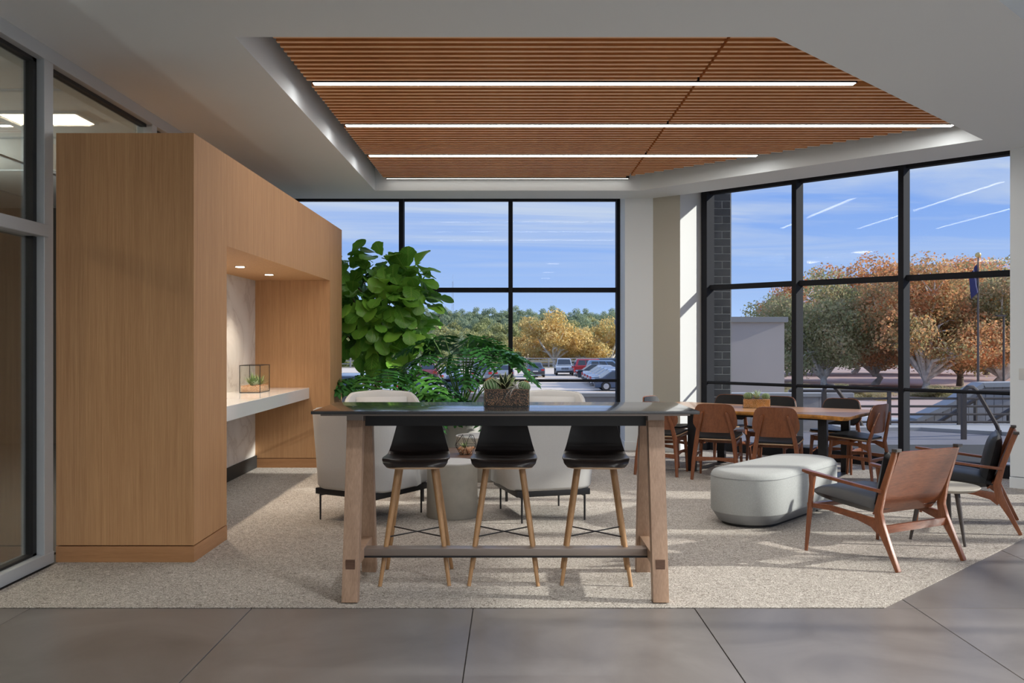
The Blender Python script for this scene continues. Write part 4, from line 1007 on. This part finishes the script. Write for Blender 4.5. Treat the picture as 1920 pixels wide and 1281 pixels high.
# pipe railing on the terrace edge
def pxy(px, Y): return (px-960)/1707*Y
def pz(py, Y): return 1.45-(py-640.5)/1707*Y
RY = 16.5
rl = thing('terrace_railing', 'bronze pipe railing with five rails along the terrace edge', 'railing', (0, RY, -.12))
for py in (747.5, 762, 777, 791.5): MB().tube([(pxy(1590, RY), 0, pz(py, RY)+.12), (pxy(1960, RY), 0, pz(py, RY)+.12)], .022, 8).build('rail', M['railing'], rl)
MB().tube([(pxy(1480, RY), 0, pz(733, RY)+.12), (pxy(1960, RY), 0, pz(733, RY)+.12)], .030, 8).build('top_rail', M['railing'], rl)
for px in (1667, 1798, 1929): MB().box((pxy(px, RY)-.03, -.025, 0), (pxy(px, RY)+.03, .025, .66)).build('post', M['railing'], rl, smooth=False)
MB().prism([(pxy(1560, RY), -.5), (7.2, -.5), (9.0, -1.9), (9.6, -1.9), (9.6, .25), (pxy(1560, RY), .25)], 0, .06).build('kerb', M['conccap'], rl, smooth=False)
for px, Y, py0, lab in ((1807, 14.6, 815, 'dark stair handrail with curved top at the right of the terrace'), (1545, 15.7, 800, 'dark stair handrail with curved top behind the dining chairs')):
    h = thing('stair_handrail', lab, 'handrail', (pxy(px, Y), Y, -.12))
    zt = pz(732 if px > 1700 else 728, Y)+.12
    MB().box((-.035, -.03, 0), (.035, .03, zt-.04)).build('post', M['railing'], h, smooth=False)
    MB().tube([(0, 0, zt-.06), (.01, 0, zt), (.06, .0, zt+.05), (.14, 0, zt+.05), (.22, .02, zt-.01), (.85, .6, zt-.62), (.92, .65, zt-.75)], .035, 8).build('handrail', M['railing'], h)
    MB().box((.86, .60, -.2), (.93, .68, zt-.7)).build('post', M['railing'], h, smooth=False)
# stair flank wall
SY = 18.2
sw = thing('stair_wall', 'sloping concrete stair wall with vertical board joints', 'wall', (0, SY, 0))
prof = [(1718, 789), (1785, 758), (1842, 722), (1960, 720)]
def zprof(px):
    for (a, za), (b_, zb) in zip(prof[:-1], prof[1:]):
        if a <= px <= b_: return za+(zb-za)*(px-a)/(b_-a)
    return 789
for px in range(1640, 1960, 16):
    a, b_ = px+.5, px+15.5
    if px < 1718: za = zb = 790
    else: za, zb = zprof(a), zprof(b_)
    X_0, X_1 = pxy(a, SY), pxy(b_, SY)
    mb = MB().add([(X_0, 0, -2.1), (X_1, 0, -2.1), (X_1, 0, pz(zb, SY)), (X_0, 0, pz(za, SY)), (X_0, .35, -2.1), (X_1, .35, -2.1), (X_1, .35, pz(zb, SY)), (X_0, .35, pz(za, SY))],
                  [(0, 1, 2, 3), (5, 4, 7, 6), (3, 2, 6, 7), (4, 0, 3, 7), (1, 5, 6, 2)])
    mb.build('panel', M['concrete'], sw, smooth=False)
cpm = MB().bar([(pxy(a, SY), .17, pz(z, SY)+.04) for a, z in [(1700, 797)]+prof], .50, .12, up=(0, 1, 0)); cpm = MB()
for (a, za), (b_, zb) in zip(prof[:-1], prof[1:]):
    p = Vector((pxy(a, SY), .17, pz(za, SY))); q = Vector((pxy(b_, SY), .17, pz(zb, SY))); cpm.bar([p, q], .46, .09)
cpm.build('coping', M['conccap'], sw, smooth=False)
for i, ((a, b_), (c, d_)) in enumerate((((1745, 801), (1838, 743)), ((1837, 802), (1900, 765)))):
    h = thing('stair_rail', ('diagonal dark pipe rail climbing the stair wall, left one', 'diagonal dark pipe rail low at the right pier')[i], 'handrail', (0, 17.6, 0))
    MB().tube([(pxy(a, 17.6), 0, pz(b_, 17.6)), (pxy(c, 17.6), 0, pz(d_, 17.6))], .04, 8).build('rail', M['railing'], h)
    MB().tube([(pxy(c, 17.6)-.1, 0, pz(d_, 17.6)-.05), (pxy(c, 17.6)-.1, 0, -.9)], .03, 8).build('post', M['railing'], h)
kb2 = thing('concrete_planter', 'low concrete block behind the railing left of the middle mullion', 'planter', (pxy(1585, 20), 20, -2.1))
MB().box((-.9, 0, 0), (.20, 1.2, 2.42)).build('block', M['concrete'], kb2, smooth=False, bevel=.02)
MB().box((-.85, .05, 2.42), (.15, 1.15, 2.46)).build('cap', M['conccap'], kb2, smooth=False)
for px, Y, w, h_, lab in ((1715, 30, 2.0, .9, 'pale concrete mound left of the stair wall'), (1655, 34, 2.4, .7, 'pale low kerb bed on the reddish ground')):
    o = MB().lathe([(w*1.0, 0), (w*.8, h_*.6), (w*.4, h_*.95), (.05, h_)], 14).build('boulder', M['conccap']); o.location = (pxy(px, Y), Y, -2.1); tag(o, lab, 'rock')
# flag pole
fp = thing('flagpole', 'flagpole with golden ball rising above the autumn trees', 'flagpole', (pxy(1834, 46), 46, -2.1))
H = pz(484, 46)+2.1
MB().tube([(0, 0, 0), (0, 0, H)], [.07, .035], 8).build('pole', M['railing'], fp)
MB().lathe([(.01, H), (.12, H+.06), (.15, H+.15), (.12, H+.24), (.01, H+.3)], 12).build('ball', M['gold'], fp)
fg = MB().grid(lambda a, b_: (-.38*a-.05+.10*b_, .08*math.sin(7*a+2*b_), H-.3-1.3*b_-.5*a), 8, 10).build('furled_flag', M['flag'], None, solid=.01, weld=True); fg.name = 'flag'; fg.location = fp.location; tag(fg, 'navy flag hanging limp from the flagpole', 'flag')
lp = thing('lamp_post', 'slim dark lamp post at the far right among the trees', 'lamp', (pxy(1882, 60), 60, -2.1))
MB().tube([(0, 0, 0), (0, 0, 5.2)], .07, 8).build('pole', M['railing'], lp); MB().box((-.5, -.15, 5.2), (.1, .15, 5.3)).build('lamp_head', M['railing'], lp)

# ---------------- trees ----------------
def tree_parts(seed, H_, R_, nleaf, ls, lmat, bmat, trunk=.28, base=.25, limbs=9, flat=1.0):
    rr = random.Random(seed); rs = np.random.RandomState(seed)
    tm = MB(); pts = []
    fork = H_*base
    tm.tube([(0, 0, 0), (.1*R_*rr.uniform(-1, 1), 0, fork*.6), (0, 0, fork)], [trunk, trunk*.8, trunk*.72], 8)
    ends = []
    for i in range(limbs):
        a = 2*PI*i/limbs+rr.uniform(-.3, .3); e = rr.uniform(.02, 1.4); rad = R_*rr.uniform(.65, .95)
        tip = Vector((math.cos(a)*rad*math.cos(e*.8), math.sin(a)*rad*math.cos(e*.8), fork+(H_-fork)*(.12+.80*math.sin(e)*rr.uniform(.7, 1))))
        s = Vector((0, 0, fork*rr.uniform(.7, 1.0))); m1 = s.lerp(tip, .35)+Vector((rr.uniform(-.1, .1)*R_, rr.uniform(-.1, .1)*R_, .06*H_)); m2 = s.lerp(tip, .7)+Vector((rr.uniform(-.1, .1)*R_, rr.uniform(-.1, .1)*R_, .02*H_))
        tm.tube([s, m1, m2, tip], [trunk*.62, trunk*.45, trunk*.28, trunk*.07], 6)
        ends.append((tip, R_*rr.uniform(.22, .32))); ends.append((m2, R_*rr.uniform(.20, .30)))
        for k in range(4):
            p = m1.lerp(tip, rr.uniform(.1, .9)); q = p+Vector((rr.uniform(-1, 1), rr.uniform(-1, 1), rr.uniform(-.1, .8)))*R_*.38
            tm.tube([p, p.lerp(q, .5)+Vector((0, 0, .05*R_)), q], [trunk*.18, trunk*.1, trunk*.03], 5); ends.append((q, R_*rr.uniform(.15, .25)))
    ends.append((Vector((0, 0, H_*.9)), R_*.35))
    # leaves: small bent quads packed in shells round the ends
    w = np.array([e[1]**2 for e in ends]); w /= w.sum(); idx = rs.choice(len(ends), nleaf, p=w)
    cen = np.array([tuple(e[0]) for e in ends])[idx]; rad = np.array([e[1] for e in ends])[idx]
    d = rs.normal(size=(nleaf, 3)); d /= np.linalg.norm(d, axis=1)[:, None]; rr_ = rad*rs.uniform(.25, 1, nleaf)**.5*rs.uniform(.85, 1.15, nleaf)
    p = cen+d*rr_[:, None]*np.array([1, 1, .72*flat])
    nrm = d+rs.normal(size=(nleaf, 3))*.55; nrm /= np.linalg.norm(nrm, axis=1)[:, None]
    t1 = np.cross(nrm, rs.normal(size=(nleaf, 3))); t1 /= np.linalg.norm(t1, axis=1)[:, None]; t2 = np.cross(nrm, t1)
    s = ls*rs.uniform(.6, 1.25, nleaf)[:, None]
    vs = np.stack([p-t1*s*.5, p-t2*s*.33+nrm*s*.1, p+t1*s*.55, p+t2*s*.33+nrm*s*.1], 1).reshape(-1, 3)
    me = bpy.data.meshes.new('foliage'); me.vertices.add(4*nleaf); me.vertices.foreach_set('co', vs.ravel())
    me.loops.add(4*nleaf); me.loops.foreach_set('vertex_index', np.arange(4*nleaf)); me.polygons.add(nleaf)
    me.polygons.foreach_set('loop_start', np.arange(0, 4*nleaf, 4)); me.polygons.foreach_set('loop_total', np.full(nleaf, 4)); me.materials.append(lmat); me.update(); me.validate()
    return tm.mesh('trunk', bmat, ang=60), me
def tree(loc, parts, label, rz=0, sc=1.0, name='tree', group=None):
    r = thing(name, label, 'tree', loc, rz, group); r.scale = sc if isinstance(sc, tuple) else (sc,)*3
    put('trunk', parts[0], r); f = put('foliage', parts[1], r); f['kind'] = 'stuff'; return r
big = [tree_parts(31, 9.8, 5.6, 26000, .25, M['autumn'], M['birch'], .30, .10, 17), tree_parts(32, 9.5, 5.8, 26000, .25, M['olive'], M['birch'], .32, .10, 17), tree_parts(33, 10, 5.4, 26000, .25, M['autumn'], M['darkbark'], .30, .12, 16)]
med = [tree_parts(41, 9, 6.0, 9000, .42, M['orange'], M['birch'], .3, .2, 9), tree_parts(42, 8, 4.5, 5000, .45, M['hillgreen'], M['darkbark'], .3, .18, 7), tree_parts(43, 8, 4.6, 5000, .45, M['hillteal'], M['darkbark'], .3, .18, 7)]
GT = 'autumn trees beyond the terrace'
for px, Y, k, sc, rz, lab in (
    (1462, 80, 1, .80, .3, 'olive green sycamore beside the stucco block, leftmost in the right window'),
    (1545, 70, 1, .93, 1.2, 'pale limbed sycamore with olive and orange leaves left of the middle mullion'),
    (1640, 74, 0, 1.06, 2.0, 'tall orange topped sycamore immediately left of the right mullion'),
    (1735, 66, 0, .98, 4.1, 'rust coloured sycamore in the right hand pane beside the mullion'),
    (1800, 72, 2, 1.0, .9, 'orange brown tree behind the flagpole'),
    (1880, 68, 1, 1.0, 5.2, 'green and gold tree at the far right beside the pier'),
    (1505, 95, 2, 1.0, 2.2, 'brown gold tree filling the gap behind the pale limbed sycamore'),
    (1600, 100, 1, 1.1, 3.0, 'olive tree in the second row behind the tall orange sycamore'),
    (1700, 98, 0, 1.15, 4.4, 'orange tree in the second row behind the right mullion'),
    (1850, 96, 2, 1.2, 1.7, 'dark gold tree in the second row at the right'),
    (1940, 80, 0, 1.1, .2, 'rust tree mostly hidden by the right pier')):
    tree((pxy(px, Y), Y, -2.1), big[k], lab, rz, sc, 'sycamore_tree')
for i, (px, Y) in enumerate(((1490, 62), (1530, 58), (1575, 60), (1625, 56), (1755, 58), (1840, 60), (1880, 57))):
    t_ = tree((pxy(px, Y), Y, -2.4), big[1], ['low leafy bush under the leftmost sycamore', 'low leafy bush by the pale limbed sycamore', 'low bush left of the tall orange sycamore', 'low bush beneath the tall orange sycamore', 'low gold bush beside the right mullion', 'low green bush behind the stair wall', 'low bush beside the lamp post'][i], i*1.3, (.34, .34, .11), 'bush'); t_['category'] = 'bush'
# parking edge: orange trees
for px, Y, sc, rz, lab in ((1040, 138, .98, .5, 'large orange autumn tree behind the parked cars, right of the centre mullion'), (1142, 140, .86, 2.5, 'orange autumn tree at the right frame of the back window'), (990, 150, .72, 4.0, 'smaller yellow orange tree left of the large orange one'), (1095, 146, .72, 1.0, 'lower orange tree between the two large orange trees')):
    tree((pxy(px, Y), Y, -3.0), med[0], lab, rz, sc, 'autumn_tree')
# hill with trees
hill = MB().grid(lambda a, b_: (-330+600*a, 128+430*b_, -2.5+11.5*min(1, (b_*430/190))**1.2+.8*math.sin(9*a)+.8*math.sin(23*a+4*b_)), 60, 30)
struct('ground_hill', 'wooded hillside behind the parking lot', mb=hill, m=M['grass'])
hr = random.Random(77)
def hz(X, Y):
    b_ = (Y-128)/430; a = (X+330)/600; return -2.5+11.5*min(1, max(0, b_)*430/190)**1.2+.8*math.sin(9*a)+.8*math.sin(23*a+4*b_)
cnt = 0
for row, (Y, n, dz) in enumerate(((133, 22, -1.5), (148, 24, -1.5), (165, 26, -2), (185, 28, -2.6), (210, 30, -2.8), (240, 32, -3.0), (275, 32, -3.2), (310, 30, -3.2))):
    for k in range(n):
        px = 600+(1200-600)*(k+hr.uniform(.1, .9))/n; yy = Y+hr.uniform(-6, 6); X = pxy(px, yy)
        if 950 < px and row < 2: continue
        md = med[1] if (row < 5 and hr.random() < .75) else med[2]
        tree((X, yy, hz(X, yy)+dz*.6), md, 'green tree on the wooded hillside beyond the car park', hr.uniform(0, 6.3), hr.uniform(.62, .92)*(1.0 if row > 1 else .7), 'hillside_tree', 'trees on the wooded hillside'); cnt += 1
# more green behind the right-hand trees
for k in range(18):
    px = 1370+600*(k+.5)/18; Y = 150+hr.uniform(-15, 15)
    tree((pxy(px, Y), Y, -2.5), med[1+k % 2], 'green tree far behind the autumn trees', hr.uniform(0, 6.3), .8, 'background_tree', 'green trees far behind the sycamores')
rt = thing('radio_mast', 'thin distant radio mast above the wooded hill', 'mast', (pxy(849, 540), 540, 6.5))
for s in ((-.9, -.5), (.9, -.5), (0, .9)): MB().tube([(s[0], s[1], 0), (s[0]*.3, s[1]*.3, pz(528, 540)-6.5)], .07, 4).build('leg', M['alu'], rt)
cz = MB()
for k in range(12):
    f = 1-.7*k/12; z = k*2.9; cz.tube([(-.9*f, -.5*f, z), (.9*f, -.5*f, z+2.8)], .05, 4)
cz.build('bracing', M['alu'], rt)
# guard fence at the lot edge
gf = thing('guard_fence', 'low rail fence at the far edge of the parking lot', 'fence', (0, 124, -2.1))
for z in (.45, .85, 1.2): MB().box((-60, -.05, z), (17, .05, z+.12)).build('rail', M['concrete'], gf, smooth=False)
pm = MB().box((-.1, -.1, 0), (.1, .1, 1.3)).mesh('post', M['concrete'], smooth=False)
for k in range(26): put('post', pm, gf, (-58+3*k, 0, 0))

# ---------------- cars ----------------
def car_meshes(kind):
    suv = kind == 'suv'; L_ = 4.7; Wd = .93; hb = 1.02 if suv else .88; hr_ = 1.72 if suv else 1.43
    # side profile along y (front +y)
    if suv: low = [(-2.32, .45), (-2.34, .78), (-2.22, 1.05), (-.6, 1.08), (1.05, 1.06), (2.1, .96), (2.33, .78), (2.36, .45), (2.2, .30), (-2.2, .30)]
    else: low = [(-2.30, .42), (-2.34, .68), (-2.22, .93), (-1.3, .96), (1.0, .92), (2.05, .76), (2.33, .60), (2.36, .38), (2.2, .24), (-2.2, .26)]
    mb = MB(); n = len(low)
    xs_ = [(-Wd+.08, .90), (-Wd, 1), (Wd, 1), (Wd-.08, .9)]
    def yz(p, k): return (p[0]*(.985 if k < 1 else 1), p[1] if k == 1 else .6+(p[1]-.6)*.9)
    vs = []
    for x, k in ((-Wd+.10, .9), (-Wd+.02, .97), (-Wd, 1), (Wd, 1), (Wd-.02, .97), (Wd-.10, .9)):
        for p in low:
            top_ = p[1] > .9*hb; vs.append(((x if k != 1 else x), p[0]*(1-(1-k)*.25), p[1] if k == 1 and not top_ else (p[1]-.04 if (k == 1) else p[1])))
    fs = [(i*n+j, i*n+(j+1) % n, (i+1)*n+(j+1) % n, (i+1)*n+j) for i in range(5) for j in range(n)]+[tuple(range(n))[::-1], tuple(range(5*n, 6*n))]
    mb.add(vs, fs)
    if suv: cab = dict(b0=-2.20, b1=1.12, t0=-1.95, t1=.30, zb=1.04, zt=hr_)
    else: cab = dict(b0=-1.75, b1=1.10, t0=-.95, t1=.10, zb=.90, zt=hr_)
    wb_, wt_ = .84, .62 if not suv else .68
    c = cab; B = [(-wb_, c['b0'], c['zb']), (wb_, c['b0'], c['zb']), (wb_, c['b1'], c['zb']), (-wb_, c['b1'], c['zb'])]
    T = [(-wt_, c['t0'], c['zt']), (wt_, c['t0'], c['zt']), (wt_, c['t1'], c['zt']), (-wt_, c['t1'], c['zt'])]
    mb.add(B+T, [(4, 5, 6, 7), (0, 1, 5, 4), (1, 2, 6, 5), (2, 3, 7, 6), (3, 0, 4, 7)])
    T2_ = [(x*.9, y*.9-.05, z+.035) for x, y, z in T]; mb.add(T+T2_, [(4, 5, 6, 7), (0, 1, 5, 4), (1, 2, 6, 5), (2, 3, 7, 6), (3, 0, 4, 7)])
    # window panes, a little proud of the cabin
    g = MB()
    def pane(a, b_, c_, d_, u0, u1, v0, v1, off):
        a, b_, c_, d_ = map(Vector, (a, b_, c_, d_)); P = lambda u, v: (a.lerp(b_, u)).lerp(d_.lerp(c_, u), v)
        nn_ = (b_-a).cross(d_-a).normalized()*off; g.add([P(u0, v0)+nn_, P(u1, v0)+nn_, P(u1, v1)+nn_, P(u0, v1)+nn_], [(0, 1, 2, 3)])
    pane(B[0], B[1], T[1], T[0], .08, .92, .12 if not suv else .18, .88, .012)
    pane(B[2], B[3], T[3], T[2], .06, .94, .10, .9, .012)
    for (a, b_, c_, d_) in ((B[1], B[2], T[2], T[1]), (B[3], B[0], T[0], T[3])):
        pane(a, b_, c_, d_, .08, .34, .12, .86, .012); pane(a, b_, c_, d_, .37, .62, .10, .88, .012); pane(a, b_, c_, d_, .65, .92, .10, .86, .012)
    wh = MB().lathe([(.20, -.11), (.335, -.11), (.35, -.06), (.35, .06), (.335, .11), (.20, .11)], 20, cap=True)
    wh.v = [(z, x, y) for x, y, z in wh.v]; rim = MB().lathe([(.05, -.118), (.21, -.112)], 10); rim.lathe([(.05, .118), (.21, .112)], 10); rim.v = [(z, x, y) for x, y, z in rim.v]
    tl = MB(); zt_ = .95 if suv else .80
    tlb = MB().box((.0, -.05, -.09), (.30, .06, .09)); hlb = MB().box((.0, -.06, -.07), (.34, .05, .07))
    bp = MB().box((-.88, -2.40, .34), (.88, -2.2, .52)).box((-.88, 2.2, .30), (.88, 2.41, .5)); gr = MB()
    for k in range(7): gr.box((-.36+.11*k, 2.30, .62), (-.30+.11*k, 2.375, .84))
    return dict(body=mb, glass=g.mesh('window', M['carglass'], smooth=False), wheel=wh.mesh('wheel', M['tyre'], ang=50), rim=rim.mesh('rim', M['rim'], smooth=False),
                tail=tlb.mesh('tail_light', M['tail'], bevel=.02), head=hlb.mesh('headlight', M['head'], bevel=.02), bump=bp.mesh('bumper', M['plastic'], bevel=.03), grille=gr.mesh('grille', M['plastic'], smooth=False), suv=suv)
CM = {k: car_meshes(k) for k in ('suv', 'sedan')}
bodies = {}
def car(px, Y, kind, col, f, label, z=-2.10, X=None):
    c = CM[kind]; key = (kind, col)
    if key not in bodies: bodies[key] = c['body'].mesh('body', mat('car paint', col, .25, .2, coat=.6), bevel=.035, seg=2)
    r = thing('car', label, 'car', (pxy(px, Y) if X is None else X, Y, z), face(f))
    put('body', bodies[key], r); put('window', c['glass'], r); put('bumper', c['bump'], r); put('grille', c['grille'], r)
    zt = .92 if kind == 'suv' else .74
    for s in (-1, 1):
        put('tail_light', c['tail'], r, (.55 if s > 0 else -.85, -2.32, zt)); put('headlight', c['head'], r, (.50 if s > 0 else -.84, 2.28, zt-.12))
        for yy in (-1.42, 1.42):
            w = put('wheel', c['wheel'], r, (s*.83, yy, .35)); put('rim', c['rim'], w)
    q = MB().box((-.25, -2.41, .55), (.25, -2.39, .68)).build('number_plate', M['plate'], r, smooth=False)
    return r
away, toward, right = (0, 1), (0, -1), (1, .05)
car(1057, 97, 'suv', (.50, .54, .58), toward, 'silver off road vehicle facing the building, right of the open bay')
car(1003, 92, 'sedan', (.10, .13, .17), away, 'dark grey coupe seen from behind, between the planter and the silver vehicle')
row = [(66, 'sedan', (.06, .08, .13), 'dark blue car nearest the window frame in the right hand row', 8.1), (69.5, 'sedan', (.62, .66, .70), 'white saloon nearest in the right hand row', 8.4), (72.3, 'sedan', (.66, .70, .75), 'second white saloon in the right hand row', 8.4),
       (75, 'sedan', (.55, .60, .66), 'silver white saloon, third in the right hand row', 8.4), (77.8, 'sedan', (.68, .70, .73), 'white saloon, fourth in the right hand row', 8.4), (80.6, 'sedan', (.66, .68, .70), 'white saloon furthest along the white cars', 8.6),
       (84, 'sedan', (.03, .04, .06), 'small dark car beyond the white saloons', 8.2), (88, 'suv', (.20, .30, .45), 'blue estate car beyond the dark car', 9.4), (94, 'suv', (.50, .04, .05), 'red sport utility car beyond the white row', 8.6), (97.5, 'suv', (.10, .15, .20), 'dark teal sport utility car behind the red one', 11.0)]
for Y, k, col, lab, X in row: car(0, Y, k, col, right, lab, X=X)
for px, Y, k, col, f, lab in ((663, 52, 'suv', (.30, .38, .50), away, 'silver blue estate car beside the oak block edge'), (708, 80, 'sedan', (.20, .28, .40), away, 'blue saloon with red lamps behind the fig trunk'),
    (774, 88, 'suv', (.60, .63, .66), away, 'white sport utility car behind the lower fig leaves'), (805, 86, 'sedan', (.30, .06, .07), away, 'dark red saloon left of the philodendron'), (848, 76, 'sedan', (.45, .50, .58), away, 'silver saloon behind the philodendron leaves'),
    (865, 50, 'suv', (.09, .12, .19), away, 'dark blue estate car with red lamps behind the philodendron stems'), (732, 60, 'sedan', (.42, .48, .56), away, 'grey silver saloon below the fig crown'), (790, 54, 'sedan', (.18, .20, .23), away, 'grey saloon between the two philodendrons'),
    (655, 42, 'sedan', (.62, .65, .68), away, 'white saloon low beside the oak block'), (730, 41.5, 'sedan', (.60, .63, .66), away, 'white saloon low behind the left philodendron'), (815, 42, 'sedan', (.52, .56, .60), away, 'pale silver saloon low in the middle of the back window'),
    (905, 78, 'suv', (.25, .27, .30), away, 'grey estate car behind the right philodendron leaves'), (945, 84, 'sedan', (.35, .38, .42), away, 'grey saloon left of the dark coupe')):
    car(px, Y, k, col, f, lab)
